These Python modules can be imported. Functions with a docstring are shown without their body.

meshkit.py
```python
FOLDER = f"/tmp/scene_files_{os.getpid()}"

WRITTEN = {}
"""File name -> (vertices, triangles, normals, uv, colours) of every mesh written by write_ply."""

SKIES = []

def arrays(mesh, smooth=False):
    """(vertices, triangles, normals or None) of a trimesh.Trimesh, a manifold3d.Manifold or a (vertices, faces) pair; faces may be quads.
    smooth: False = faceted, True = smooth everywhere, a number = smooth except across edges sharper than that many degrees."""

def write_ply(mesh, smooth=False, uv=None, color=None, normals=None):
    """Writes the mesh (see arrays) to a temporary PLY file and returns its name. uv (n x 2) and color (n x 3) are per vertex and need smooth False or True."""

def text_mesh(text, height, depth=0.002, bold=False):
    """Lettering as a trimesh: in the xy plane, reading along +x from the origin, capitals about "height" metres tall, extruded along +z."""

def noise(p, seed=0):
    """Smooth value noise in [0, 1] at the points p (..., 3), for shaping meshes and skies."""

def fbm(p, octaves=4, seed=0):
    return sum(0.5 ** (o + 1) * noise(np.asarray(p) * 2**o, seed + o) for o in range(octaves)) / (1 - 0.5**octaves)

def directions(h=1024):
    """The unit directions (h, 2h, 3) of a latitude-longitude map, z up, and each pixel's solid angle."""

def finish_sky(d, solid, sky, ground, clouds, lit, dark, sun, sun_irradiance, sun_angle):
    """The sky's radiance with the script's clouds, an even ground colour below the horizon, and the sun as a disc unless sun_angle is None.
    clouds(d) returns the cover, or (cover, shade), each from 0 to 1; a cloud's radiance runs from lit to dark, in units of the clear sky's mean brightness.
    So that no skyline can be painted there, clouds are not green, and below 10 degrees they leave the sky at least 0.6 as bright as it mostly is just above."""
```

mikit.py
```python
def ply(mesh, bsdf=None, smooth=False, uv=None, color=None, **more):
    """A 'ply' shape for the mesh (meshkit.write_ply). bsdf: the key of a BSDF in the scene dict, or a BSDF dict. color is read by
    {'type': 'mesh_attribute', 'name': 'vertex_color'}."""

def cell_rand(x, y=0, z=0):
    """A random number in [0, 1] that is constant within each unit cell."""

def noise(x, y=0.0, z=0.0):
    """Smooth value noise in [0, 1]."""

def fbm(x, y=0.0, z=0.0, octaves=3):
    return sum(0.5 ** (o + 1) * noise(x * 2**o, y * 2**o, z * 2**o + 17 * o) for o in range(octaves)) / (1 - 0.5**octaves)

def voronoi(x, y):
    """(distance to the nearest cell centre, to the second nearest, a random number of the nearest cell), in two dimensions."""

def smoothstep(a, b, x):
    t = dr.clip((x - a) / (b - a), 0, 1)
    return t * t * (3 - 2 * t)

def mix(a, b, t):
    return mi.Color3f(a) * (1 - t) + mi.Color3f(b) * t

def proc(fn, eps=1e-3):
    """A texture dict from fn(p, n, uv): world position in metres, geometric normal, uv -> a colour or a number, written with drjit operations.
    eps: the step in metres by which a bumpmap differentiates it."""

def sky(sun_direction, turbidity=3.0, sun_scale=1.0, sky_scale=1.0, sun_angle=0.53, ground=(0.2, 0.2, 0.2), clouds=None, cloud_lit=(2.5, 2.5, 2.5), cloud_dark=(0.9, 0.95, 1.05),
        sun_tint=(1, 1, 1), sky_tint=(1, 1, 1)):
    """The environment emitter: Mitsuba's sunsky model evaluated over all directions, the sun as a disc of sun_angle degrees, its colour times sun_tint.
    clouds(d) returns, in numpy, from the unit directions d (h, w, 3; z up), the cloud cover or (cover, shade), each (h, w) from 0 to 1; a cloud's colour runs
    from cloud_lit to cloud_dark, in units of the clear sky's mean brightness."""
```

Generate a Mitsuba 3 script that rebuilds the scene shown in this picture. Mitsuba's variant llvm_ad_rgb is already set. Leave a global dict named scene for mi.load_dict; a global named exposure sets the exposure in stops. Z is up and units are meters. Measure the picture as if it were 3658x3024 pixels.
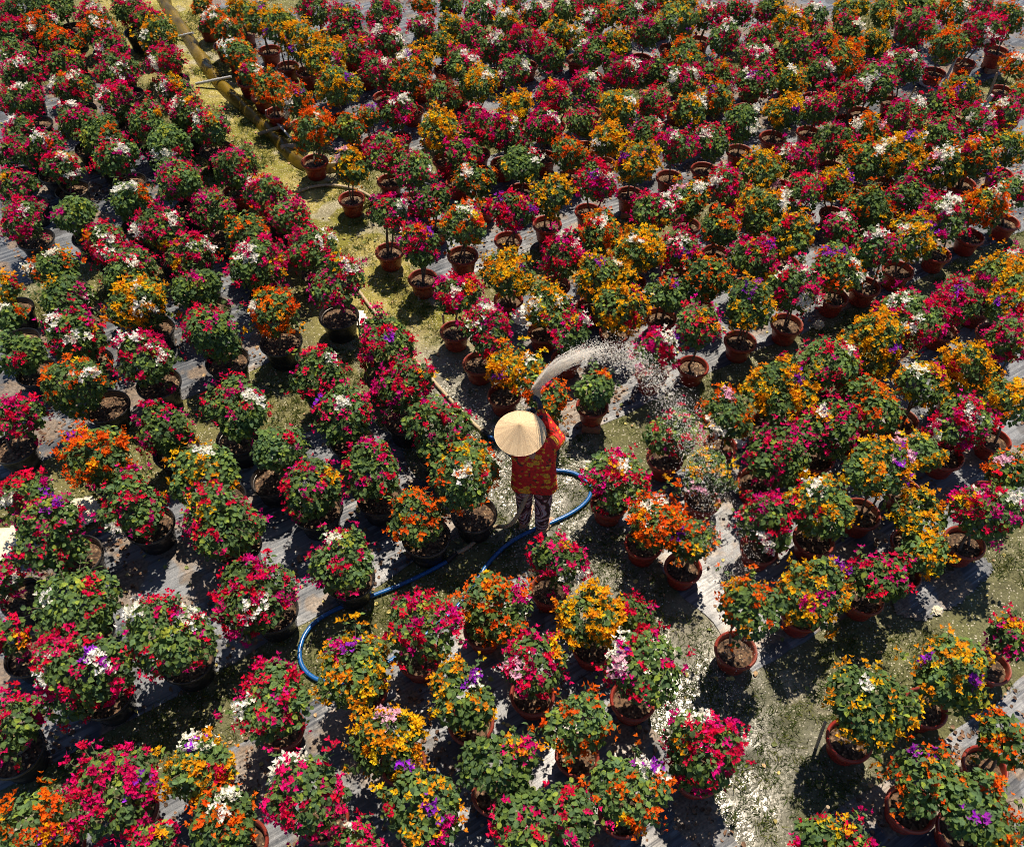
import math, numpy as np, trimesh, manifold3d, drjit as dr, mitsuba as mi, mikit, meshkit
from mikit import noise, fbm, voronoi, smoothstep, mix, cell_rand
from manifold3d import Manifold
T = mi.ScalarTransform4f

# ---------------------------------------------------------------- camera, sky, exposure
EYE, PITCH, FOC, WPX, HPX = 7.5, math.radians(49), 3200.0, 3658.0, 3024.0
FWD = np.array([0, math.cos(PITCH), -math.sin(PITCH)])
DWN = np.array([0, -math.sin(PITCH), -math.cos(PITCH)])
SUN_EL, SUN_AZ = math.radians(67), math.radians(14)
exposure = 2.25
scene, labels = {"type": "scene"}, {}
scene["camera"] = {"type": "perspective", "fov": math.degrees(2 * math.atan(WPX / 2 / FOC)), "fov_axis": "x", "near_clip": 0.1, "far_clip": 400.0,
                   "to_world": T().look_at(origin=[0, 0, EYE], target=[0, float(FWD[1]), EYE + float(FWD[2])], up=[0, 0, 1])}
scene["sky"] = mikit.sky([math.sin(SUN_AZ) * math.cos(SUN_EL), math.cos(SUN_AZ) * math.cos(SUN_EL), math.sin(SUN_EL)], turbidity=3, sky_scale=0.5)


def ground_at(x, y, z=0.0):
    """The point at height z that the surveyed spot (x, y) of the photograph stands for."""
    v = FWD + np.array([(x - WPX / 2) / FOC, 0, 0]) + (y - HPX / 2) / FOC * DWN
    return np.array([0, 0, EYE]) + (z - EYE) / v[2] * v


# ---------------------------------------------------------------- helpers
def put(key, shape, **lab):
    n, k = 0, key
    while k in scene:
        n += 1
        k = f"{key}_{n:03d}"
    scene[k] = shape
    if lab:
        labels[k] = lab
    return k


def rgb(*c):
    return {"type": "rgb", "value": list(c)}


def lathe(profile, n=32):
    p = np.asarray(profile, float)
    a = np.arange(n) * 2 * np.pi / n
    v = np.stack([p[:, None, 0] * np.cos(a), p[:, None, 0] * np.sin(a), np.broadcast_to(p[:, None, 1], (len(p), n))], -1).reshape(-1, 3)
    i, j = np.meshgrid(np.arange(len(p) - 1), np.arange(n), indexing="ij")
    q = np.stack([i * n + j, i * n + (j + 1) % n, (i + 1) * n + (j + 1) % n, (i + 1) * n + j], -1).reshape(-1, 4)
    return v, np.vstack([q[:, [0, 1, 2]], q[:, [0, 2, 3]]])


def tube(points, radii, sides=8, cap=True):
    p = np.asarray(points, float)
    t = np.gradient(p, axis=0)
    t /= np.linalg.norm(t, axis=1, keepdims=True) + 1e-12
    a = np.cross(t, [0.31, 0.17, 0.93])
    a /= np.linalg.norm(a, axis=1, keepdims=True) + 1e-12
    b = np.cross(t, a)
    ang = np.arange(sides) * 2 * np.pi / sides
    v = (p[:, None] + np.broadcast_to(radii, (len(p),))[:, None, None] * (np.cos(ang)[None, :, None] * a[:, None] + np.sin(ang)[None, :, None] * b[:, None])).reshape(-1, 3)
    i, j = np.meshgrid(np.arange(len(p) - 1), np.arange(sides), indexing="ij")
    q = np.stack([i * sides + j, i * sides + (j + 1) % sides, (i + 1) * sides + (j + 1) % sides, (i + 1) * sides + j], -1).reshape(-1, 4)
    f = np.vstack([q[:, [0, 1, 2]], q[:, [0, 2, 3]]])
    if cap:
        n = len(v)
        v = np.vstack([v, p[:1], p[-1:]])
        j = np.arange(sides)
        e = n - sides
        f = np.vstack([f, np.stack([(j + 1) % sides, j, j * 0 + n], 1), np.stack([e + j, e + (j + 1) % sides, j * 0 + n + 1], 1)])
    return v, f


def join(parts):
    at, vs, fs = 0, [], []
    for v, f in parts:
        vs.append(v)
        fs.append(np.asarray(f) + at)
        at += len(v)
    return np.vstack(vs), np.vstack(fs)


def spline(pts, n):
    from scipy.interpolate import CubicSpline
    p = np.asarray(pts, float)
    d = np.r_[0, np.cumsum(np.linalg.norm(np.diff(p, axis=0), axis=1) ** 0.7)]
    return CubicSpline(d, p)(np.linspace(0, d[-1], n))


def unit(v):
    return v / (np.linalg.norm(v, axis=-1, keepdims=True) + 1e-12)


def box(sx, sy, sz, c=(0, 0, 0), bevel=0.004):
    h = np.array([sx, sy, sz]) / 2 - bevel
    pts = []
    for s in np.array(np.meshgrid([-1, 1], [-1, 1], [-1, 1])).reshape(3, -1).T:
        for ax in range(3):
            e = np.zeros(3)
            e[ax] = bevel
            pts.append(s * (h + e))
    m = Manifold.hull_points(np.array(pts)).to_mesh()
    return np.array(m.vert_properties[:, :3]) + np.asarray(c, float), np.array(m.tri_verts)


def moved(vf, m):
    m = np.asarray(m, float)
    return vf[0] @ m[:3, :3].T + m[:3, 3], vf[1]


def rot_z(a):
    c, s = math.cos(a), math.sin(a)
    return np.array([[c, -s, 0, 0], [s, c, 0, 0], [0, 0, 1, 0], [0, 0, 0, 1.0]])


def at(x, y, z, a=0.0, s=1.0):
    return T().translate([float(x), float(y), float(z)]).rotate([0, 0, 1], math.degrees(a)).scale(float(s))


U32 = np.array([math.cos(math.radians(32)), math.sin(math.radians(32))])     # along the beds; the path runs across them


# ---------------------------------------------------------------- materials
def bsdf(key, **d):
    scene[key] = d


def ground_parts(p):
    t = p.x * 0.848 + p.y * 0.53
    s = p.x * 0.53 - p.y * 0.848                                             # grows towards the camera end of the path
    n1 = fbm(p.x * 1.7, p.y * 1.7, 3.0, 4)
    n2 = fbm(p.x * 9.0, p.y * 9.0, 7.0, 3)
    wet = smoothstep(1.5, 0.5, dr.sqrt(dr.square((t - 3.15) * 1.25) + dr.square((s + 5.1) * 0.5)) + (n1 - 0.5) * 0.9)
    wet2 = smoothstep(1.9, 0.4, dr.sqrt(dr.square(p.x - 1.5) + dr.square(p.y - 2.9)) + (n1 - 0.5) * 1.2)
    return t, s, n1, n2, dr.clip(wet + wet2, 0, 1)


def ground_col(p, n, uv):
    t, s, n1, n2, wet = ground_parts(p)
    far = smoothstep(-5.6, -7.6, s)
    dry = mix(mi.Color3f(0.17, 0.17, 0.10), mi.Color3f(0.29, 0.25, 0.075), far)
    moss = mix(mi.Color3f(0.06, 0.066, 0.022), mi.Color3f(0.15, 0.145, 0.022), far)
    c = mix(dry, moss, smoothstep(0.42, 0.62, n1 * 0.75 + n2 * 0.25))
    c = mix(c, mi.Color3f(0.26, 0.245, 0.18), smoothstep(0.60, 0.72, fbm(p.x * 3.1, p.y * 3.1, 21.0, 3)) * 0.8)
    on_path = smoothstep(2.2, 2.6, t) * smoothstep(4.3, 3.8, t)
    c = mix(mi.Color3f(0.10, 0.105, 0.045) * (0.6 + 0.8 * n1), c, 0.25 + 0.75 * on_path)
    fine = noise(p.x * 85, p.y * 85, 2.0)
    c *= 0.25 + 0.8 * n2 + 0.6 * fine
    d1, d2, r = voronoi(p.x * 38, p.y * 38)
    peb = smoothstep(0.30, 0.18, d1) * smoothstep(0.72, 0.8, r)
    c = mix(c, mi.Color3f(0.50, 0.48, 0.40), peb * 0.8)
    grey = mi.Color3f(0.135, 0.14, 0.125) * (0.45 + 0.7 * n2 + 0.3 * fine)
    return mix(c, mix(c * 0.7, grey, 0.7), wet)


def ground_rough(p, n, uv):
    t, s, n1, n2, wet = ground_parts(p)
    return 0.95 - 0.72 * wet * smoothstep(0.35, 0.6, fbm(p.x * 5, p.y * 5, 5.0, 2) * 0.5 + 0.3)


def ground_bump(p, n, uv):
    d1, d2, r = voronoi(p.x * 30, p.y * 30)
    return 0.010 * fbm(p.x * 14, p.y * 14, 1.0, 4) + 0.006 * smoothstep(0.5, 0.1, d1) * r


bsdf("ground_mat", type="bumpmap", arbitrary=mikit.proc(ground_bump, 2e-3), scale=1.0,
     nested={"type": "principled", "base_color": mikit.proc(ground_col), "roughness": mikit.proc(ground_rough), "specular": 0.5})


def sheet_col(p, n, uv):
    a = p.x * 0.848 + p.y * 0.53
    b = -p.x * 0.53 + p.y * 0.848
    streak = fbm(a * 1.3, b * 46.0, 3.0, 3)
    blot = fbm(p.x * 2.6, p.y * 2.6, 9.0, 4)
    c = mix(mi.Color3f(0.040, 0.052, 0.072), mi.Color3f(0.150, 0.170, 0.200), smoothstep(0.36, 0.64, 0.5 * streak + 0.5 * blot))
    c = mix(c, mi.Color3f(0.05, 0.055, 0.065), smoothstep(0.60, 0.68, fbm(p.x * 4.2, p.y * 4.2, 31.0, 3)) * 0.8)
    dirt = smoothstep(0.54, 0.66, fbm(p.x * 3.3, p.y * 3.3, 51.0, 4))
    c = mix(c, mi.Color3f(0.17, 0.125, 0.085) * (0.5 + noise(p.x * 60, p.y * 60)), dirt * 0.75)
    return c * (0.8 + 0.4 * noise(a * 4, b * 160))


def sheet_rough(p, n, uv):
    return 0.28 + 0.35 * fbm(p.x * 2.2, p.y * 2.2, 41.0, 3)


def sheet_bump(p, n, uv):
    a = p.x * 0.848 + p.y * 0.53
    b = -p.x * 0.53 + p.y * 0.848
    return 0.006 * fbm(a * 2.0, b * 26.0, 2.0, 3) + 0.004 * fbm(p.x * 11, p.y * 11, 4.0, 3)


bsdf("sheet_mat", type="twosided", nested={"type": "bumpmap", "arbitrary": mikit.proc(sheet_bump, 2e-3), "scale": 1.0,
     "nested": {"type": "principled", "base_color": mikit.proc(sheet_col), "roughness": mikit.proc(sheet_rough), "specular": 0.5}})
VC = {"type": "mesh_attribute", "name": "vertex_color"}
bsdf("leaf_mat", type="principledthin", base_color=VC, roughness=0.38, diff_trans=0.6, spec_trans=0.0, eta=1.5)
bsdf("flower_mat", type="principledthin", base_color=VC, roughness=0.6, diff_trans=0.7, spec_trans=0.0, eta=1.3)
bsdf("litter_mat", type="twosided", nested={"type": "principled", "base_color": VC, "roughness": 0.75})
bsdf("grass_mat", type="principledthin", base_color=VC, roughness=0.6, diff_trans=0.7, spec_trans=0.0, eta=1.35)
bsdf("bark_mat", type="principled", base_color=mikit.proc(lambda p, n, uv: mi.Color3f(0.13, 0.10, 0.075) * (0.5 + noise(p.x * 70, p.y * 70, p.z * 25))), roughness=0.9)


def soil_col(p, n, uv):
    d1, d2, r = voronoi(p.x * 45, p.y * 45)
    c = mix(mi.Color3f(0.035, 0.021, 0.013), mi.Color3f(0.135, 0.082, 0.048), smoothstep(0.3, 0.75, noise(p.x * 60, p.y * 60, p.z * 60)))
    return mix(c, mi.Color3f(0.30, 0.23, 0.14), smoothstep(0.85, 0.9, r) * smoothstep(0.4, 0.3, d1))


bsdf("soil_mat", type="principled", base_color=mikit.proc(soil_col), roughness=0.95)


def red_col(p, n, uv):
    k = noise(p.x * 1.1, p.y * 1.1, 3.0)
    c = mix(mi.Color3f(0.255, 0.020, 0.012), mi.Color3f(0.20, 0.036, 0.023), k)
    dust = smoothstep(0.5, 0.75, fbm(p.x * 9, p.y * 9, p.z * 9, 3)) * 0.25
    return mix(c, mi.Color3f(0.30, 0.20, 0.14), dust)


def black_col(p, n, uv):
    dust = smoothstep(0.5, 0.8, fbm(p.x * 9, p.y * 9, p.z * 9, 3)) * 0.35
    return mix(mi.Color3f(0.018, 0.019, 0.022), mi.Color3f(0.16, 0.15, 0.14), dust)


bsdf("red_pot_mat", type="twosided", nested={"type": "principled", "base_color": mikit.proc(red_col), "roughness": 0.42, "specular": 0.5})
bsdf("black_pot_mat", type="twosided", nested={"type": "principled", "base_color": mikit.proc(black_col), "roughness": 0.33, "specular": 0.5})
bsdf("brick_mat", type="principled", base_color=mikit.proc(lambda p, n, uv: mi.Color3f(0.30, 0.15, 0.09) * (0.55 + 0.8 * fbm(p.x * 30, p.y * 30, p.z * 30))), roughness=0.92)


def plastic_yellow(p, n, uv):
    k = fbm(p.x * 3.2, p.y * 3.2, p.z * 6, 3)
    return mix(mi.Color3f(0.075, 0.05, 0.004), mi.Color3f(0.17, 0.115, 0.010), smoothstep(0.35, 0.65, k))


bsdf("yellow_mat", type="twosided", nested={"type": "principled", "base_color": mikit.proc(plastic_yellow), "roughness": 0.35, "specular": 0.5})
bsdf("blue_hose_mat", type="principled", base_color=mikit.proc(lambda p, n, uv: mi.Color3f(0.008, 0.10, 0.34) * (0.8 + 0.4 * fbm(p.x * 20, p.y * 20, p.z * 20))), roughness=0.3, specular=0.5)
bsdf("beige_hose_mat", type="principled", base_color=mikit.proc(lambda p, n, uv: mi.Color3f(0.42, 0.34, 0.22) * (0.6 + 0.7 * fbm(p.x * 25, p.y * 25, p.z * 25))), roughness=0.5)
bsdf("black_rubber_mat", type="principled", base_color=rgb(0.02, 0.02, 0.022), roughness=0.55)
bsdf("wood_mat", type="principled", base_color=mikit.proc(lambda p, n, uv: mi.Color3f(0.36, 0.29, 0.20) * (0.5 + 0.8 * fbm(p.x * 30, p.y * 30, p.z * 9))), roughness=0.85)
bsdf("grey_pipe_mat", type="principled", base_color=mikit.proc(lambda p, n, uv: mi.Color3f(0.38, 0.40, 0.42) * (0.7 + 0.5 * fbm(p.x * 9, p.y * 9, p.z * 9))), roughness=0.45)
bsdf("blue_pipe_mat", type="principled", base_color=rgb(0.18, 0.42, 0.52), roughness=0.4)
bsdf("white_plastic_mat", type="twosided", nested={"type": "principled", "base_color": mikit.proc(lambda p, n, uv: mi.Color3f(0.78, 0.78, 0.76) * (0.8 + 0.3 * fbm(p.x * 14, p.y * 14, p.z * 14))), "roughness": 0.4})
bsdf("sack_mat", type="twosided", nested={"type": "principled", "base_color": mikit.proc(lambda p, n, uv: mi.Color3f(0.66, 0.62, 0.48) * (0.55 + 0.7 * fbm(p.x * 7, p.y * 7, p.z * 7, 4))), "roughness": 0.7})
bsdf("stone_mat", type="principled", base_color=VC, roughness=0.28, specular=0.6)
bsdf("water_mat", type="principledthin", base_color=rgb(0.99, 0.98, 0.95), roughness=0.2, diff_trans=1.1, spec_trans=0.0, eta=1.33)
bsdf("skin_mat", type="principled", base_color=rgb(0.42, 0.22, 0.14), roughness=0.5)
bsdf("glove_mat", type="principled", base_color=mikit.proc(lambda p, n, uv: mi.Color3f(0.018, 0.028, 0.05) * (0.6 + 0.9 * noise(p.x * 160, p.y * 160, p.z * 160))), roughness=0.75)
bsdf("hair_mat", type="principled", base_color=rgb(0.02, 0.016, 0.014), roughness=0.5)
bsdf("sandal_mat", type="principled", base_color=mikit.proc(lambda p, n, uv: mi.Color3f(0.46, 0.34, 0.24) * (0.7 + 0.5 * noise(p.x * 60, p.y * 60, p.z * 60))), roughness=0.7)
HAT_C, HAT_AX = np.array([0.074, 5.270, 1.306]), unit(np.array([-0.03, -0.20, 1.0]))


def hat_col(p, n, uv):
    q = [p.x - float(HAT_C[0]), p.y - float(HAT_C[1]), p.z - float(HAT_C[2])]
    h = q[0] * float(HAT_AX[0]) + q[1] * float(HAT_AX[1]) + q[2] * float(HAT_AX[2])
    r = dr.sqrt(dr.maximum(dr.square(q[0]) + dr.square(q[1]) + dr.square(q[2]) - dr.square(h), 1e-8))
    ang = dr.atan2(q[1], q[0])
    ring = dr.abs(dr.sin(r * math.pi / 0.0152))
    strand = noise(ang * 46.0, r * 6.0, 1.0)
    c = mix(mi.Color3f(0.44, 0.31, 0.17), mi.Color3f(0.70, 0.55, 0.35), 0.35 + 0.65 * strand)
    c = mix(c, mi.Color3f(0.33, 0.20, 0.10), smoothstep(0.32, 0.0, ring) * 0.75)
    return mix(c, mi.Color3f(0.32, 0.20, 0.10), smoothstep(0.05, 0.0, r) * 0.45 + smoothstep(0.55, 0.75, noise(ang * 90.0, r * 40.0, 5.0)) * 0.25)


bsdf("hat_mat", type="twosided", nested={"type": "principled", "base_color": mikit.proc(hat_col), "roughness": 0.55})


def shirt_col(p, n, uv):
    x = p.x * 1.0 + p.y * 0.55
    y = p.z * 1.0 + p.y * 0.45
    c = mi.Color3f(0.54, 0.013, 0.010) * (0.7 + 0.6 * fbm(x * 60, y * 60, 1.0, 2))
    c = mix(c, mi.Color3f(0.05, 0.03, 0.012), smoothstep(0.69, 0.74, fbm(x * 38, y * 38, 4.0, 2)) * 0.9)
    for sc, keep, size in ((12.0, 0.66, 0.36), (27.0, 0.74, 0.36)):
        d1, d2, r = voronoi(x * sc + 3.7, y * sc * 1.15)
        petal = d1 * (1 + 0.28 * dr.sin(noise(x * sc * 3.0, y * sc * 3.0, 2.0) * 18))
        on = smoothstep(keep - 0.02, keep + 0.02, r)
        c = mix(c, mi.Color3f(0.72, 0.36, 0.02), smoothstep(size, size - 0.06, petal) * on)
        c = mix(c, mi.Color3f(0.22, 0.06, 0.01), smoothstep(size * 0.42, size * 0.3, petal) * on)
        c = mix(c, mi.Color3f(0.60, 0.26, 0.02), smoothstep(size * 0.25, size * 0.15, petal) * on)
    return c


bsdf("shirt_mat", type="principled", base_color=mikit.proc(shirt_col), roughness=0.8, sheen=0.2)


def trouser_col(p, n, uv):
    x, y = p.x + 0.5 * p.y, p.z
    w = fbm(x * 7 + 2.0, y * 5, 1.0, 2) * 5 + fbm(x * 13, y * 9, 5.0, 2) * 1.6
    k = w - dr.floor(w)
    c = mix(mi.Color3f(0.04, 0.014, 0.02), mi.Color3f(0.20, 0.045, 0.075), smoothstep(0.2, 0.45, k))
    c = mix(c, mi.Color3f(0.46, 0.38, 0.44), smoothstep(0.5, 0.72, k) * smoothstep(0.98, 0.92, k))
    return mix(c, mi.Color3f(0.55, 0.52, 0.54), smoothstep(0.05, 0.0, dr.abs(k - 0.42)))


bsdf("trouser_mat", type="principled", base_color=mikit.proc(trouser_col), roughness=0.75)

# ---------------------------------------------------------------- ground and plastic sheets
g0 = [[-70, -60, 0], [70, -60, 0], [70, 80, 0], [-70, 80, 0]]
put("ground", mikit.ply((np.array(g0, float), np.array([[0, 1, 2], [0, 2, 3]])), "ground_mat", uv=np.array([[0, 0], [140, 0], [140, 140], [0, 140]], float)),
    kind="structure", label="mossy trodden earth path and strips between the beds", category="ground")


def sheet(ang, n0, n1, a0, a1, label, seed):
    """A strip of plastic film along the direction ang (degrees), from n0 to n1 across and a0 to a1 along."""
    c, s = math.cos(math.radians(ang)), math.sin(math.radians(ang))
    na, nb = int((a1 - a0) / 0.09), int((n1 - n0) / 0.09)
    A, B = np.meshgrid(np.linspace(a0, a1, na), np.linspace(0, 1, nb), indexing="ij")
    wob = lambda x, k: (meshkit.fbm(np.stack([x * 1.4, x * 0 + k, x * 0 + seed], -1), 3) - 0.5)
    lo, hi = n0 + 0.16 * wob(A, 1.3), n1 + 0.16 * wob(A, 7.7)
    end = 0.25 * wob(B * 4 + 3, 4.1)
    Nn = lo + (hi - lo) * B
    A = A + end * np.exp(-np.minimum(A - a0, a1 - A) / 0.4)
    x, y = A * c - Nn * s, A * s + Nn * c
    q = np.stack([A * 1.5, Nn * 9, A * 0 + seed], -1)
    edge = np.minimum(np.minimum(B, 1 - B) * (n1 - n0), np.minimum(A - a0, a1 - A))
    z = 0.006 + 0.022 * meshkit.fbm(q, 3, seed) * np.clip(edge / 0.12, 0, 1) + 0.012 * meshkit.noise(np.stack([x * 3, y * 3, x * 0], -1), seed) * np.clip(edge / 0.12, 0, 1)
    v = np.stack([x, y, z], -1).reshape(-1, 3)
    i, j = np.meshgrid(np.arange(na - 1), np.arange(nb - 1), indexing="ij")
    f = np.stack([i * nb + j, (i + 1) * nb + j, (i + 1) * nb + j + 1, i * nb + j + 1], -1).reshape(-1, 4)
    put("plastic_sheet", mikit.ply((v, f), "sheet_mat", smooth=True, uv=np.stack([A, Nn], -1).reshape(-1, 2)), label=label, category="plastic sheet", group="plastic sheets under the flower beds")


sheet(34.2, -1.2, 3.73, -7.5, 2.72, "grey plastic sheet under the bed at the bottom left, nearest the camera", 1)
sheet(34.2, 4.44, 6.58, -8.5, 2.45, "grey plastic sheet under the black pots crossed by the blue hose", 2)
sheet(34.2, 7.78, 9.95, -9.5, 2.30, "grey plastic sheet with brown leaf piles, second bed up at the left", 3)
sheet(34.2, 10.85, 13.0, -10, 2.25, "grey plastic sheet under the third bed up at the left", 4)
sheet(34.2, 13.6, 15.8, -10, 2.2, "grey plastic sheet under the fourth bed up at the left", 5)
sheet(34.2, 16.7, 19.2, -10, 2.1, "grey plastic sheet under the bed in the top left corner", 6)
sheet(30.5, -2.2, 0.72, 2.2, 12, "streaked grey plastic sheet in the bottom right corner", 7)
sheet(30.5, 1.96, 4.15, 3.62, 13.5, "plastic sheet of the right bed where the water lands", 8)
sheet(30.5, 5.09, 7.35, 3.55, 15, "plastic sheet right of the watering person, its edge showing as a grey line", 9)
sheet(30.5, 8.12, 10.35, 3.72, 17, "bright plastic sheet under the bricks and red pots, upper middle", 10)
sheet(30.5, 11.0, 13.4, 3.75, 18, "plastic sheet of the bed beginning beside the yellow edging", 11)
sheet(30.5, 14.1, 16.4, 3.7, 19, "plastic sheet under the second last bed at the top", 12)
sheet(30.5, 17.0, 20.0, 3.7, 20, "plastic sheet under the last bed along the top edge", 13)

# ---------------------------------------------------------------- pots, soil and bricks: one mesh each, placed many times
red_pot = lathe([(0.0, 0.0), (0.135, 0.0), (0.142, 0.012), (0.150, 0.09), (0.172, 0.205), (0.176, 0.214), (0.196, 0.222), (0.207, 0.234), (0.210, 0.252), (0.206, 0.270), (0.197, 0.277), (0.186, 0.274),
                 (0.180, 0.262), (0.176, 0.235), (0.150, 0.06), (0.0, 0.05)], 40)
black_pot = lathe([(0.0, 0.0), (0.165, 0.0), (0.172, 0.01), (0.186, 0.12), (0.205, 0.250), (0.209, 0.258), (0.226, 0.262), (0.236, 0.272), (0.238, 0.286), (0.234, 0.300), (0.228, 0.303), (0.222, 0.298),
                   (0.217, 0.280), (0.175, 0.05), (0.0, 0.05)], 40)
scene["red_pot_shape"] = {"type": "shapegroup", "pot": mikit.ply(red_pot, "red_pot_mat", smooth=50)}
scene["black_pot_shape"] = {"type": "shapegroup", "pot": mikit.ply(black_pot, "black_pot_mat", smooth=50)}
for k in range(3):
    v, f = lathe([(r, 0.0) for r in np.linspace(0.205, 0.0, 12)], 36)
    v[:, 2] = 0.030 * meshkit.fbm(np.c_[v[:, :2] * 26, v[:, :1] * 0 + k], 3, k) + 0.018 * (1 - (np.hypot(v[:, 0], v[:, 1]) / 0.2) ** 2)
    scene[f"soil_shape_{k}"] = {"type": "shapegroup", "soil": mikit.ply((v, f), "soil_mat")}


def brick_mesh():
    b = box(0.20, 0.095, 0.085, (0, 0, 0.0425))
    m = Manifold(manifold3d.Mesh(b[0].astype(np.float32), b[1].astype(np.uint32)))
    for y in (-0.022, 0.022):
        for z in (0.024, 0.062):
            m = m - Manifold.cylinder(0.3, 0.013, 0.013, 10, True).rotate([0, 90, 0]).translate([0, y, z])
    m = m.to_mesh()
    return np.array(m.vert_properties[:, :3]), np.array(m.tri_verts)


scene["brick_shape"] = {"type": "shapegroup", "brick": mikit.ply(brick_mesh(), "brick_mat")}

# ---------------------------------------------------------------- the bougainvilleas
COL = {"R": (0.68, 0.010, 0.060), "M": (0.68, 0.010, 0.135), "O": (0.85, 0.135, 0.012), "Y": (0.88, 0.40, 0.015), "w": (0.92, 0.92, 0.80), "p": (0.34, 0.03, 0.52), "k": (0.82, 0.48, 0.62), "l": (0.40, 0.46, 0.07),
       "D": (0.34, 0.04, 0.03)}
COL.update(y=COL["Y"], o=COL["O"], r=COL["R"], m=(0.62, 0.01, 0.19), g=COL["l"])
ACC = {"w": "white", "p": "purple", "k": "pale_pink", "l": "lime_leaves", "y": "yellow", "o": "orange", "r": "crimson", "m": "magenta"}
LEAF = np.array([[0, 0, 0], [0.36, 0.26, 0.10], [0.33, 0.62, 0.10], [0, 1.0, -0.06], [-0.33, 0.62, 0.10], [-0.36, 0.26, 0.10], [0, 0.5, 0.0]])
LEAF_F = np.array([[0, 1, 6], [1, 2, 6], [2, 3, 6], [3, 4, 6], [4, 5, 6], [5, 0, 6]])
BRACT = np.array([[0, 0, 0], [0.34, 0.45, 0.13], [0, 1.0, 0.10], [-0.34, 0.45, 0.13]])
BRACT_F = np.array([[0, 1, 2], [0, 2, 3]])


def frames(axis, normal):
    y = unit(axis)
    z = unit(normal - (normal * y).sum(-1, keepdims=True) * y)
    return np.stack([np.cross(y, z), y, z], -2)                              # rows: local x, y, z in world


def blades(unit_v, unit_f, pos, axis, normal, size, color):
    fr = frames(axis, normal)
    v = pos[:, None] + np.einsum("kj,njc->nkc", unit_v, fr * size[:, None, None])
    f = unit_f[None] + (np.arange(len(pos)) * len(unit_v))[:, None, None]
    return v.reshape(-1, 3), f.reshape(-1, 3), np.repeat(color, len(unit_v), 0)


def sphere_dirs(rng, n):
    v = rng.normal(size=(n, 3))
    return unit(v)


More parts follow.
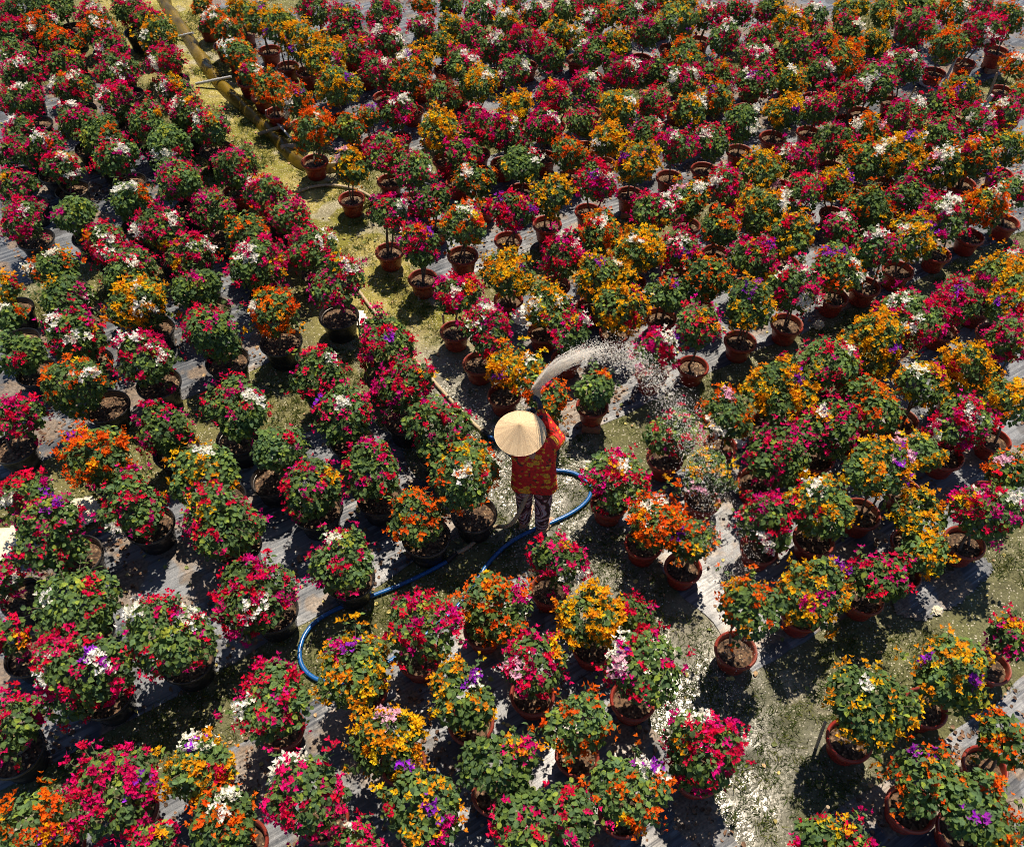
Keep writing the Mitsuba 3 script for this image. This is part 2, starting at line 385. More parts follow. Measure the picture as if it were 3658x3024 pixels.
def surface(rng, lumps, n, depth=(0.72, 1.06)):
    """n points in the outer layer of the union of the lumps, with outward normals."""
    c, r = lumps[:, :3], lumps[:, 3]
    k = rng.choice(len(r), 4 * n + 40, p=r**2 / (r**2).sum())
    d = sphere_dirs(rng, len(k))
    p = c[k] + d * (r[k] * rng.uniform(*depth, len(k)))[:, None]
    inside = (np.linalg.norm(p[:, None] - c[None], axis=2) / r[None])
    inside[np.arange(len(k)), k] = 9
    ok = (inside.min(1) > 0.80) & ((d[:, 2] > -0.55) | (rng.random(len(k)) < 0.35))
    p, d = p[ok][:n], d[ok][:n]
    return p, d


def flower_mesh(rng, spots, normals, per, col, spread, size):
    """Bunches of three-bracted flowers at the spots."""
    P, N, C = [], [], []
    for s, n in zip(spots, normals):
        m = max(2, int(rng.normal(per, per * 0.3)))
        w_ = 0.12 if min(col) > 0.4 else 1.0
        tint = np.clip(np.array(col) * (1 + w_ * rng.uniform(-.25, .25)) * np.array([1, 1 + w_ * rng.uniform(-.3, .3), 1 + w_ * rng.uniform(-.3, .35)]), 0, 0.92)
        q = rng.normal(size=(m, 3)) * spread
        q -= n * np.minimum(0, (q * n).sum(1))[:, None] * 0.9
        P.append(s + n * 0.012 + q)
        N.append(unit(n + rng.normal(size=(m, 3)) * 0.65 + [0, 0, 0.35]))
        C.append(np.clip(tint * rng.uniform(0.78, 1.2, (m, 1)), 0, 0.93))
    P, N, C = np.vstack(P), np.vstack(N), np.vstack(C)
    a0 = unit(np.cross(N, sphere_dirs(rng, len(N))))
    out = []
    for j in range(3):
        ang = 2 * np.pi * j / 3
        t = a0 * math.cos(ang) + np.cross(N, a0) * math.sin(ang)
        out.append(blades(BRACT, BRACT_F, P, t + 0.55 * N, N * 0.9 - t * 0.4, size * rng.uniform(0.8, 1.2, len(P)), C * rng.uniform(0.88, 1.1, (len(P), 1))))
    at_ = np.cumsum([0] + [len(o[0]) for o in out])
    return np.vstack([o[0] for o in out]), np.vstack([o[1] + a for o, a in zip(out, at_)]), np.vstack([o[2] for o in out])


KIND = {"R": "crimson", "M": "pink", "O": "orange", "Y": "yellow", "G": "leafy", "D": "faded"}
PLACE = {"7": "upper left", "8": "on top", "9": "upper right", "4": "left side", "5": "mid front", "6": "right side", "1": "lower left", "2": "at the bottom", "3": "lower right"}


TREES, BRICKS = [], {}


def plant(index, px, py, wpx, code, acc, stake, pot):
    rng = np.random.default_rng(1000 + index)
    main, dens = code[0], (code[1:] or " ")[0]
    depth = lambda q: float((q - [0, 0, EYE]) @ FWD)
    if pot:
        lift = 0.088 if pot[2] else 0.0
        base = ground_at(pot[0], pot[1], 0.275 + lift)
        hs = np.linspace(0.60, 1.02, 85)
        ray = np.array([ground_at(px, py, h) for h in hs])
        k = int(np.linalg.norm(ray[:, :2] - base[:2], axis=1).argmin())
        crown = ray[k]
    else:
        lift = 0.0
        crown = ground_at(px, py, rng.uniform(0.70, 0.80))
        base = crown + [rng.normal() * 0.03 + (0.05 if px < 1300 else 0), rng.normal() * 0.03, 0]
    base = np.array([base[0], base[1], 0.0])
    t, nl = base[:2] @ U32, base[0] * -0.562 + base[1] * 0.827
    black = t < 2.62 and nl > 4.1 and "r" not in stake
    r = max(0.17, wpx * depth(crown) / FOC / 2 * 0.99)
    r = min(r, 0.48)
    ps = (1.0 if black else 0.92) * rng.uniform(0.95, 1.05) * min(1.0, 0.72 + r * 0.95)
    rim = (0.29 if black else 0.265) * ps + lift
    if not pot:
        crown = ground_at(px, py, max(0.62, rim + r * 0.92 + 0.16) if not black else max(0.60, rim + r * 0.85 + 0.10))
        base[:2] = crown[:2] + [rng.normal() * 0.03 + (0.04 if px < 1300 else 0), rng.normal() * 0.03]
    key = f"{KIND[main]}_bougainvillea"
    n = 0
    while f"{key}_{n:03d}__leaves" in scene:
        n += 1
    key = f"{key}_{n:03d}"
    # crown as a union of lumps
    m = int(rng.integers(7, 11))
    d = sphere_dirs(rng, m)
    d[:, 2] = d[:, 2] * 0.8 + 0.1
    lr = r * rng.uniform(0.38, 0.58, m)
    lumps = np.c_[crown + d * (r - lr)[:, None] * rng.uniform(0.82, 1.12, (m, 1)), lr]
    lumps = np.vstack([lumps, np.r_[crown, r * 0.66]])
    # long shoots past the outline
    ns = int(rng.integers(4, 9))
    sd = unit(sphere_dirs(rng, ns) + [0, 0, 0.35])
    shoot = [(crown + sd[i] * r * 0.8, sd[i], r * rng.uniform(0.2, 0.42)) for i in range(ns)]
    nleaf = int(690 * (r / 0.29) ** 2 * {"+": 0.85, "-": 1.12}.get(dens, 1.0) * (1.15 if main == "G" else 1))
    p, nn = surface(rng, lumps, nleaf)
    p2, n2 = surface(rng, lumps, nleaf // 3, (0.35, 0.75))
    sp = [c + dd * L * u + rng.normal(size=3) * 0.018 for c, dd, L in shoot for u in np.linspace(0.1, 1, 8)]
    p, nn = np.vstack([p, p2, sp]), np.vstack([nn, n2, np.repeat(sd, 8, 0)])
    nrm = unit(nn * 0.75 + [0, 0, 0.55] + rng.normal(size=p.shape) * 0.42)
    axis = np.cross(nrm, sphere_dirs(rng, len(p))) + nn * 0.35 - [0, 0, 0.45]
    hue = rng.uniform(0, 1, (len(p), 1))
    plant_tone = rng.uniform(0.8, 1.2)
    base_c = (np.array([0.098, 0.175, 0.088]) * (1 - hue) + np.array([0.135, 0.215, 0.050]) * hue) * plant_tone
    young = rng.random((len(p), 1)) < 0.09
    base_c = np.where(young, np.array([0.25, 0.34, 0.06]), base_c) * rng.uniform(0.7, 1.3, (len(p), 1))
    cam = unit(np.array([0, 0, EYE]) - crown)
    upi = unit(-DWN - (-DWN @ cam) * cam)
    flowers = {}
    top = lambda q: (q - crown) @ unit(np.array([0, 0, 1.0]) + cam * 0.3) / r
    if main not in "G":
        nb, per = {"+": (50, 9), "-": (27, 5)}.get(dens, (37, 7))
        nb = int(nb * (r / 0.29) ** 1.6) + 3
        s, sn = surface(rng, lumps, nb * 3, (0.97, 1.1))
        w = np.clip(0.55 + 0.5 * top(s), 0.12, 1)
        keep = rng.random(len(s)) < w
        s, sn = s[keep][:nb], sn[keep][:nb]
        tips = np.array([c + dd * L for c, dd, L in shoot])
        s, sn = np.vstack([s, tips]), np.vstack([sn, sd])
        alt = {"R": "m", "M": "r", "O": "y", "Y": "y", "D": "r"}[main]
        sel = rng.random(len(s)) < (0.34 if main in "RM" else 0.12)
        flowers[main] = flower_mesh(rng, s[~sel], sn[~sel], per, COL[main], 0.026, 0.031)
        if sel.any():
            x = flower_mesh(rng, s[sel], sn[sel], per, COL[alt], 0.026, 0.031)
            a = flowers[main]
            flowers[main] = (np.vstack([a[0], x[0]]), np.vstack([a[1], x[1] + len(a[0])]), np.vstack([a[2], x[2]]))
    extra = list(acc)
    for c, chance in (("w", 0.12), ("p", 0.05), ("y" if main in "RMG" else "r", 0.20)):
        if rng.random() < chance:
            extra.append((c, rng.choice(list("78946")), "~"))
    for c, where, big in extra:
        kx, ky = {"7": (-1, 1), "8": (0, 1), "9": (1, 1), "4": (-1, 0), "5": (0, 0), "6": (1, 0), "1": (-1, -1), "2": (0, -1), "3": (1, -1)}[where]
        dv = unit(cam * 0.62 + np.array([0.66, 0, 0]) * kx + upi * 0.60 * ky + rng.normal(size=3) * 0.12)
        s, sn = surface(rng, lumps, 420, (0.98, 1.1))
        o = np.argsort(-(unit(s - crown) @ dv))[: {"+": 34, "~": 6}.get(big, 10 if c == "p" else 16)]
        o = o[rng.permutation(len(o))][: {"+": 14, "~": 2}.get(big, 4 if c == "p" else 6)]
        if c == "l":
            q = np.repeat(s[o], 6, 0) + rng.normal(size=(6 * len(o), 3)) * 0.025
            qn = unit(np.repeat(sn[o], 6, 0) + rng.normal(size=q.shape) * 0.5)
            x = blades(LEAF, LEAF_F, q + qn * 0.02, np.cross(qn, sphere_dirs(rng, len(q))), qn, rng.uniform(0.03, 0.05, len(q)), np.array(COL["l"]) * rng.uniform(0.6, 1.1, (len(q), 1)))
        else:
            x = flower_mesh(rng, s[o], sn[o], 8 if c == "w" else 6, COL[c], 0.027, 0.034 if c == "w" else 0.031)
        if c in flowers:
            a = flowers[c]
            x = (np.vstack([a[0], x[0]]), np.vstack([a[1], x[1] + len(a[0])]), np.vstack([a[2], x[2]]))
        flowers[c] = x
    lv = blades(LEAF, LEAF_F, p, axis, nrm, rng.uniform(0.036, 0.062, len(p)), base_c)
    put(f"{key}__leaves", mikit.ply(lv[:2], "leaf_mat", color=lv[2]), kind="stuff")
    for c, x in flowers.items():
        part = ACC[c] if c in ACC else "flowers"
        put(f"{key}__{part}" + ("" if part in ("flowers", "lime_leaves") else "_flowers"), mikit.ply(x[:2], "flower_mat", color=x[2]), kind="stuff")
    stems = []
    soil_z = rim - 0.045 * ps
    for i in range(int(rng.integers(1, 4))):
        a = base + [rng.normal() * 0.03, rng.normal() * 0.03, soil_z - 0.02]
        b = crown + rng.normal(size=3) * r * 0.25 + [0, 0, -r * 0.2]
        mid = (a + b) / 2 + np.r_[rng.normal(size=2) * 0.03, 0]
        stems.append(tube(spline([a, mid, b], 6), np.linspace(0.015, 0.008, 6), 6))
        for j in range(4):
            e = crown + sphere_dirs(rng, 1)[0] * r * 0.8
            stems.append(tube(spline([mid * 0.3 + b * 0.7, (b + e) / 2 + [0, 0, 0.02], e], 4), np.linspace(0.006, 0.003, 4), 4))
    for c, dd, L in shoot:
        stems.append(tube(np.array([c - dd * r * 0.4, c, c + dd * L]), [0.004, 0.003, 0.002], 4))
    put(f"{key}__trunk", mikit.ply(join(stems), "bark_mat", smooth=60))
    kind = "black" if black else "red"
    rz = rng.uniform(0, 6.28)
    put(f"{key}__pot", {"type": "instance", "to_world": at(base[0], base[1], lift + (0.012 if True else 0), rz, ps), "group": {"type": "ref", "id": f"{kind}_pot_shape"}})
    put(f"{key}__soil", {"type": "instance", "to_world": at(base[0], base[1], soil_z - 0.02, rz, ps * (1.0 if black else 0.86)), "group": {"type": "ref", "id": f"soil_shape_{index % 3}"}})
    if pot and pot[2]:
        for off in ((-0.0, -0.085), (0.0, 0.085)):
            a = rng.uniform(-0.25, 0.25)
            bk = put("clay_brick", {"type": "instance", "to_world": at(base[0] + off[0], base[1] + off[1], 0.014, a), "group": {"type": "ref", "id": "brick_shape"}}, label="", category="brick", group="clay bricks under the raised pots")
            BRICKS[bk] = (key, "front" if off[1] < 0 else "back")
    names = {"w": "white", "p": "purple", "k": "pale pink", "l": "lime", "y": "yellow", "o": "orange", "r": "crimson", "m": "magenta"}
    hue_ = {"R": "crimson", "M": "deep pink", "O": "orange", "Y": "golden yellow", "G": "mostly green", "D": "dull budding"}[main]
    look = {"+": "richly flowering ", "-": "sparse "}.get(dens, "") + hue_ + " bougainvillea"
    if acc:
        look += f", {names[acc[0][0]]} {PLACE[acc[0][1]]}"
    labels[key] = {"label": look, "category": "potted plant", "group": f"potted {KIND[main]} bougainvilleas in rows"}
    TREES.append((key, base, crown, r, px, py, look, hue_ + (f" and {names[acc[0][0]]}" if acc else ""), f"{kind} pot" if pot else "", bool(pot and pot[2])))


def name_plants():
    """Labels: the look, then what sets a plant apart: its neighbours and the part of the photograph it stands in."""
    V = ["top edge", "near top", "upper part", "upper middle", "middle height", "lower middle", "lower part", "near bottom", "bottom edge"]
    Hh = ["far left", "left", "left of centre", "centre", "right of centre", "right", "far right"]
    used = set()
    xy = np.array([[t[4], t[5]] for t in TREES])
    for i, t in enumerate(TREES):
        zone = f"{Hh[min(6, int(t[4] / WPX * 7))]}, {V[min(8, int(t[5] / HPX * 9))]}"
        d = xy - xy[i]
        near = [k for k in np.argsort(np.hypot(d[:, 0], d[:, 1] * 1.2))[1:7]]
        side = lambda k: ("right of" if d[k, 0] < 0 else "left of") if abs(d[k, 0]) > abs(d[k, 1]) else ("below" if d[k, 1] < 0 else "above")
        tries = [f"{t[6]}, {t[8]}, {zone}" if t[8] else f"{t[6]}, {zone}"]
        tries += [f"{t[6]}, {side(k)} the {TREES[k][7]} one, {zone}" for k in near]
        tries += [f"{t[6]}, {side(a)} {TREES[a][7]}, {side(c)} {TREES[c][7]}" for a in near for c in near if a != c]
        ok = [x for x in tries if len(x.replace(",", " ").split()) <= 16 and x not in used]
        used.add(ok[0])
        labels[t[0]]["label"] = ok[0]
        for n, f in enumerate(("front", "back")):
            if t[9]:
                for kk in [k for k in BRICKS if BRICKS[k] == (t[0], f)]:
                    labels[kk]["label"] = f"{f} brick under the {t[7]} bougainvillea, {zone}".replace(" of the photo", "")


PLANTS = """
1825 10 73 R- w
2382 10 66 Y w8
1513 13 86 O
2131 13 113 R-
2459 13 66 Y
3250 13 100 G y8
1613 17 93 R-
2313 17 100 R
727 20 73 O
3503 20 86 R
219 27 133 G r8
3071 27 73 Y-
3320 30 60 G l8
2745 33 113 R-
465 37 133 M w8
853 37 100 Y+
93 40 153 M-
1125 40 133 M
1722 40 126 R- w9
2018 40 120 R w8
2632 40 113 R-
3017 43 100 Y
13 47 66 M p9
1371 47 140 M
3410 47 126 O w9
2236 50 113 R- w9
1908 56 120 R- w7 w9
3157 56 126 Y
2180 60 53 O
3609 60 133 O- @3562,179,1
326 63 120 M w8
2529 63 110 R w8 @2499,140,0
2908 66 113 R- w8
929 73 120 Y p8 @962,176,0
766 76 126 O- w8 w4
1812 80 96 Y w8
2104 80 113 R- w8
2419 80 146 Y- l8 @2392,169,0
532 83 113 M
1238 93 153 R y8
2811 96 136 Y+ w9
159 100 126 O w9 w4 m9
1609 100 93 Y-
3277 100 159 R
999 103 133 Y- p4 l9 @1026,229,0
1506 103 100 R w8
3516 110 153 M+ w5 @3449,219,1
346 113 133 O w8 k9
1988 113 93 Y
2306 116 126 R- m8 l9 @2289,203,0
3034 116 123 R- w9
33 120 120 M
1686 123 116 M- m8
820 126 123 O w8
2064 133 100 Y w8
565 136 159 Y- w4
2711 136 123 R-
2592 143 133 R- w8
1391 146 133 M w7 w9
1875 146 126 R+
2938 153 116 R- y9
2206 156 110 Y
219 159 133 O
1079 159 156 Y+ p4
3383 159 150 O y8 @3340,253,0
3127 159 123 Y-
1579 163 110 Y
399 173 123 M w4
1765 176 126 R- w8+
1281 179 133 M y8
2114 183 146 R-
2838 189 153 R- y9
859 199 140 O- w7
60 203 140 M-
2456 206 146 O
1968 209 133 R- l9
2698 216 143 M w8 w9
3027 216 156 O+ y8
591 219 130 R+ w4
1168 219 166 Y+ m5 p5
1486 219 123 Y w7+ p7
233 229 133 R- y9
1646 233 140 M w8 w9
3629 239 93 O+ w8
3217 246 159 R w7 w9 @3190,362,0
425 259 153 M w5
1358 259 146 M w8
1842 259 136 R- w9
2346 262 120 R-
2924 266 123 M- w9
73 269 153 M w7 w8
906 269 100 O- m7 w9
2572 269 126 R- y8 w3
2226 272 136 R+ w9
2821 292 126 Y- w8 o3
1466 299 143 O
2439 299 136 M w7 w9
3137 299 159 R- w8 @3077,399,0
2695 306 150 R w7 p8
259 312 150 R w8 y7 w4
1709 312 156 Y w9
966 319 133 O @992,399,0
1205 319 173 Y p9
2101 319 126 M w8
618 326 126 R- y8+ w4
3429 336 146 O p5
3034 339 126 R w9
3642 346 53 O-
1576 349 143 D
1991 352 150 R+ y8
1049 362 136 O p8 w5 w1
80 365 163 M w8
2549 365 150 O p8 w7
2343 369 126 R
432 375 150 M+ w7
2921 385 136 M y9 k7 @2891,465,0
3363 385 126 R y9
2213 389 156 Y w9
1849 392 136 Y+ p3
671 395 150 R y8 w7 w4
1424 399 130 R+ w8
2456 405 136 Y r7 w9
2798 405 136 Y+ p6 @2761,488,0
3596 405 130 R w8 y7
1321 415 93 O- p8
3237 419 159 R w9
286 439 166 R w7 w8 m9
532 439 169 R- y9
2084 439 120 R-
2658 445 146 G w9 w6 r4 @2642,535,1
3496 445 143 R w9
1706 455 140 R m9
748 459 143 R- w7 y8
1245 459 106 O- l8
1942 459 150 R m7 w9
1125 472 163 O+ ^ @1123,573,0
1573 472 163 Y+ p1
3104 475 126 O w7 k9
2309 482 136 R- w9
86 485 143 M w7
1805 485 156 R y8
3350 488 159 R- m9 w1
365 492 166 G l4 o9 w5
2170 502 136 Y+
2984 505 146 R-
2532 512 136 R- w8 @2515,598,0
598 525 179 G w2+ l8 r6
2412 525 140 R m7 w8 @2392,628,1
3606 532 140 Y- l9
143 542 173 M- w8 o9
2038 545 136 O
30 552 93 M
1384 552 163 R y9
3217 552 186 Y+ w7 p9
1649 562 150 M m8
3483 565 159 O m7 p3
2844 571 153 R m8 w7 @2791,666,0
425 575 169 R- w8
2266 578 166 Y+ p7 p9 @2250,686,1
1862 585 163 G r9 w9
3091 588 153 O- w9
1255 600 130 Y k7 * @1255,703,0
3376 601 166 Y- w8+ k5
226 605 150 R w8 y8 w6
846 606 173 M- m8 r @845,679,0
2718 610 159 Y k3
1483 616 159 M- l8
635 643 199 R- m7
1699 650 150 O- w7
2121 653 146 R+ p8 w9 @2101,746,1
60 663 143 M- y7
2595 663 153 R+ w7 w4
2988 666 143 Y p9 r7
3609 686 136 R- w9 @3596,786,0
3250 693 166 R- m8
1965 699 159 Y @1955,796,1
2864 699 143 R w4
966 703 176 R w7 y7
1550 716 146 R-
2465 716 156 O- k7 w9
459 726 169 G w7 w8 o9
3503 743 176 O+ w9 y8 @3466,839,0
3104 746 179 O- l8
1829 756 159 R+ p7 p6 @1815,849,1
2725 759 193 Y w9+ r4
770 762 163 M- m7
1394 766 143 R w9 @1391,892,0
2333 766 179 M w9 y3
272 772 163 G m4 l8
73 786 166 M m8
1042 786 176 R- m9
3363 792 193 R w8+ @3350,899,0
1653 802 179 O w8 p9 r9 @1653,909,1
2578 816 159 O- r9 p9
3004 816 133 M- w8 m4
585 826 189 M w4 w9 y2
2151 832 173 O r7 w8
876 846 199 O-
2831 852 176 Y r8
3277 852 169 Y+ w7 p9 @3210,962,0
385 875 179 R w8 o4 w5
1490 875 166 R p9 o8 @1510,988,0
1112 892 183 M w9
2442 892 159 M w8 p5 m6
3130 899 179 R- w8 @3091,1018,0
2279 902 193 Y+ w8
2011 915 189 R+ w9 @1985,1012,0
684 925 186 M y4 w9
2688 925 179 M p9 y3
3622 939 120 R- w8
186 959 186 O- w8 w4
3004 962 206 O- p8 p7 w6
933 965 226 M w7+ w8 y6
465 978 199 R- w8 m3
2220 982 113 Y
1819 985 193 Y+ p9
2522 992 193 O-
3552 992 193 Y+ m4
2124 998 179 Y p8
1198 1005 206 R y8 w9 @1212,1135,0
2838 1022 186 M w9 w7 w3+ @2813,1153,0
17 1032 100 Y w4
711 1038 186 G m8 l5
2379 1045 150 G p8 o8
239 1062 199 G m9 y7 m3
1639 1065 163 R+ w8 y9 @1626,1176,0
3410 1085 189 M+ p8
2675 1088 206 Y- p8 @2646,1213,0
498 1091 233 Y+ l9 w5
1952 1091 183 Y w4
2213 1105 199 Y+ m9 r3
3589 1105 150 Y r6
982 1119 190 O+ w4 @1006,1229,0
40 1138 113 G w7 o9
3239 1144 240 R w8 w5
2490 1168 174 R- y8 @2478,1300,0
1742 1185 185 R w8 l7 @1712,1292,0
2027 1185 173 R- w9
768 1196 244 R- @815,1298,0
274 1205 226 R- w7 w5
3586 1216 186 M
3107 1234 264 Y+ p6
1373 1238 238 R p5 @1373,1345,0
2337 1256 173 R+ w9
60 1262 196 G r5
527 1286 229 M w7 w9 @571,1378,0
2951 1305 252 R- w9
1843 1315 199 Y+ p4 @1801,1405,0
3466 1323 222 Y+ r4
1134 1327 220 R- w9
274 1381 244 O- w8 @387,1458,0
2120 1381 161 G o9 @2117,1440,1
3290 1383 186 Y w8 m9 @3227,1491,0
1462 1390 220 R m4 @1450,1500,0
2792 1407 258 Y+ p9 @2747,1509,0
1944 1423 185 O m8 ^
3592 1437 174 Y+ @3556,1563,0
3113 1455 228 O- y9 @3077,1563,0
851 1458 238 R- w9 @857,1574,0
2613 1482 204 O- k8 w1 @2574,1584,0
60 1488 185 M m8 @54,1601,0
1231 1491 238 M- w8
3427 1518 228 R+ w4 w5
595 1524 208 R- m1
2945 1533 240 M- w8 y5
1557 1536 250 R-
2400 1545 202 R- @2376,1631,0
988 1595 220 G r9 @976,1714,0
3278 1617 174 Y- @3233,1752,0
351 1634 256 O+ p7 @417,1714,0
2774 1635 240 M- y3 m9 @2705,1719,0
3589 1677 168 O- k8
1340 1684 238 R- m8
3143 1689 264 Y k9 p9 @3077,1830,0
2529 1695 192 Y- k1
726 1696 247 Y- w8
1670 1702 262 O- y8 w5 @1694,1839,0
2206 1717 232 R w8 y8 @2176,1792,0
1105 1744 241 R- y9
89 1774 196 R w4
2927 1803 258 Y- w8 r4 @2909,1922,0
476 1804 250 R- w1
3532 1821 252 R w9 y7 @3448,1934,0
1486 1851 223 O @1524,1923,0
2343 1851 244 O+ w8 @2301,1934,0
3287 1857 210 Y
804 1869 304 R- y7 @851,1952,0
2744 1869 228 R w2
190 1917 286 R- p8 l7
2460 1940 180 O- p7
3304 1982 186 Y-
1996 2003 208 M w3 @1962,2098,0
1224 1998 252 M- w8 l8
3131 2066 222 R-
12 2071 65 R
2909 2108 282 Y m5 p9
917 2128 292 R+ w5 @976,2185,0
268 2161 339 G r9 l9
2670 2162 264 O- y8 @2631,2317,0
1771 2179 280 O m9 @1730,2244,0
2271 2202 77 R
2117 2220 256 Y+ @2117,2304,0
1510 2244 256 R m6 l8 @1498,2345,0
613 2256 321 R- w7 w9 l5 @673,2357,0
3616 2270 168 R- y8 @3550,2371,0
30 2280 113 R
1265 2381 286 Y p8 m7
2295 2384 280 R- w7 k4 @2262,2494,0
1917 2387 238 M k4 y9 @1902,2476,0
307 2405 357 M w5 w4 p8 @381,2482,0
3388 2413 300 Y- p7 p6 l3 @3310,2521,0
1643 2488 262 Y- p9 @1682,2577,0
970 2506 286 R w4 @1006,2595,0
3107 2521 329 Y- @3038,2638,0
2063 2583 256 O- @2063,2690,0
51 2589 226 M @57,2684,0
3592 2653 204 O- @3526,2731,0
1379 2655 262 Y+ p3 k8 @1438,2720,0
2496 2677 305 R w8 m9
708 2726 268 Y w8 p8 r3 @753,2768,0
1786 2729 280 G m9 y9 @1768,2827,0
3310 2785 258 O- p8 @3257,2881,0
2245 2815 286 O- w9 p9 @2224,2899,0
1095 2815 315 M w7+ @1155,2917,0
411 2827 327 M+ p6 @476,2887,0
3490 2893 288 G o9 p5
1498 2899 298 Y- p5 m3
1944 2952 381 M-
804 2958 286 O- w8
107 2970 280 O+
2981 3012 282 R- y8
3634 3012 78 O
1271 3012 119 M
542 3018 89 M
"""
for i, row in enumerate(PLANTS.strip().split("\n")):
    w = row.split()
    pot = tuple(map(int, w.pop()[1:].split(","))) if w[-1][0] == "@" else None
    acc = [(a[0], a[1], a[2:]) for a in w[4:] if len(a) > 1 and a[1].isdigit()]
    plant(i, float(w[0]), float(w[1]), float(w[2]), w[3], acc, "".join(a for a in w[4:] if not (len(a) > 1 and a[1].isdigit())), pot)
name_plants()
POTS = np.array([t[1][:2] for t in TREES])


def clear_of_pots(p, gap=0.24):
    from scipy.spatial import cKDTree
    return cKDTree(POTS).query(p[:, :2])[0] > gap


# ---------------------------------------------------------------- the person
def ball(p, r, seg=20):
    return Manifold.sphere(r, seg).translate([float(x) for x in p])


def bone(a, ra, b, rb):
    return (ball(a, ra) + ball(b, rb)).hull()


def flesh(bones, edge=0.012, rounds=12):
    m = Manifold.batch_boolean(bones, manifold3d.OpType.Add).refine_to_length(edge).to_mesh()
    t = trimesh.Trimesh(np.array(m.vert_properties[:, :3]), np.array(m.tri_verts))
    t = max(t.split(only_watertight=False), key=lambda x: len(x.faces)) if len(bones) > 1 else t
    trimesh.smoothing.filter_taubin(t, iterations=rounds)
    return t


def creased(t, amp, scale, seed):
    n = t.vertex_normals
    q = (t.vertices @ np.diag(scale))
    t.vertices = t.vertices + n * (amp * (1 - np.abs(2 * meshkit.fbm(q, 3, seed) - 1) * 2)[:, None])
    return t


A = np.array
HIP_L, HIP_R, KNEE_L, KNEE_R, ANK_L, ANK_R = A([.125, 5.17, .74]), A([.285, 5.15, .74]), A([.118, 5.20, .42]), A([.305, 5.16, .42]), A([.122, 5.165, .085]), A([.295, 5.085, .085])
PEL, CHEST, NECK, HEAD = A([.205, 5.165, .80]), A([.195, 5.24, 1.10]), A([.125, 5.265, 1.245]), A([.085, 5.295, 1.335])
SH_L, SH_R, EL_L, EL_R, WR_L, WR_R = A([.035, 5.25, 1.175]), A([.355, 5.22, 1.185]), A([-.045, 5.40, 1.00]), A([.435, 5.40, 1.065]), A([.11, 5.58, 1.10]), A([.272, 5.575, 1.265])
TOE_L, TOE_R = A([.180, 5.345, .032]), A([.385, 5.190, .032])
HEEL_L, HEEL_R = A([.108, 5.130, .045]), A([.270, 5.055, .045])


def hand_bones(w, d, up, side, curl):
    """A palm and five fingers from the wrist w along d, closing towards `up`; side points to the thumb."""
    d, up, side = unit(d), unit(up), unit(side)
    out = [(bone(w, .024, w + d * .045 + side * .018, .020)), bone(w, .024, w + d * .045 - side * .022, .019)]
    k = [w + d * .085 + side * s for s in (.030, .010, -.010, -.029)]
    out.append(bone(w + d * .05, .021, k[1], .015))
    out.append(bone(w + d * .05, .021, k[2], .015))
    for kn, L in zip(k, (.036, .041, .038, .030)):
        out.append(bone(w + d * .04, .018, kn, .0105))
        p, a = kn, 0.55
        for s, rr in ((1.0, .0098), (.75, .009), (.6, .008)):
            q = p + (d * math.cos(a * curl) + up * math.sin(a * curl)) * L * s
            out.append(bone(p, rr + .0006, q, rr))
            p, a = q, a + 0.85
    tb = w + d * .028 + side * .030
    t1 = tb + (d * .6 + side * .65 + up * .45) * .038
    t2 = t1 + (d * .75 + up * .75 + side * .1) * .030
    out += [bone(w + d * .015, .019, tb, .014), bone(tb, .013, t1, .0115), bone(t1, .0112, t2, .0095)]
    return out


limbs = [(HIP_L, .078, KNEE_L, .054), (KNEE_L, .054, ANK_L, .036), (HIP_R, .078, KNEE_R, .054), (KNEE_R, .054, ANK_R, .036),
         (HEEL_L, .034, TOE_L, .024), (HEEL_R, .034, TOE_R, .024), (ANK_L, .036, HEEL_L, .034), (ANK_R, .036, HEEL_R, .034), (ANK_L, .034, (ANK_L + TOE_L) / 2, .03), (ANK_R, .034, (ANK_R + TOE_R) / 2, .03),
         (SH_L, .048, EL_L, .038), (EL_L, .038, WR_L, .026), (SH_R, .048, EL_R, .038), (EL_R, .038, WR_R, .026),
         (HIP_L, .085, HIP_R, .085), (PEL, .11, CHEST, .115), (SH_L, .05, SH_R, .05), (CHEST, .11, SH_L, .05), (CHEST, .11, SH_R, .05), (CHEST, .08, NECK, .05), (NECK, .047, HEAD, .05), (PEL, .11, HIP_L, .085), (PEL, .11, HIP_R, .085)]
bones = [bone(*l) for l in limbs]
fwd, rgt = unit(A([-.10, 1.0, -.05])), unit(A([1.0, .10, 0]))
hup = np.cross(rgt, fwd)
face = lambda x, y, z: HEAD + rgt * x + fwd * y + hup * (z - .045)
bones += [bone(face(0, -.012, .018), .085, face(0, .018, -.012), .078), bone(face(0, .03, -.03), .062, face(0, .048, -.075), .030),
          bone(face(0, .085, .010), .011, face(0, .103, -.022), .013), bone(face(-.02, .078, -.052), .010, face(.02, .078, -.052), .010),
          bone(face(-.028, .078, .018), .014, face(.028, .078, .018), .014), bone(face(.083, -.005, .012), .013, face(.084, -.008, -.025), .010), bone(face(-.083, -.005, .012), .013, face(-.084, -.008, -.025), .010)]
ROSE_B, ROSE_T = A([.2510, 5.640, 1.300]), A([.2265, 5.722, 1.412])
ROSE_D = unit(ROSE_T - ROSE_B)
HD_R = unit(A([-.018, .085, .045]))
bones += hand_bones(WR_R, HD_R, A([-.75, .05, .55]), A([.1, -.5, .9]), 1.25)
HD_L = unit(A([.10, .10, .05]))
bones += hand_bones(WR_L, HD_L, A([.55, .1, .75]), A([-.5, .3, .8]), 1.25)
body = flesh(bones, 0.008, 8)
P = "person"
labels[P] = {"label": "person in conical straw hat, red floral shirt and patterned trousers, watering with raised arm", "category": "person"}
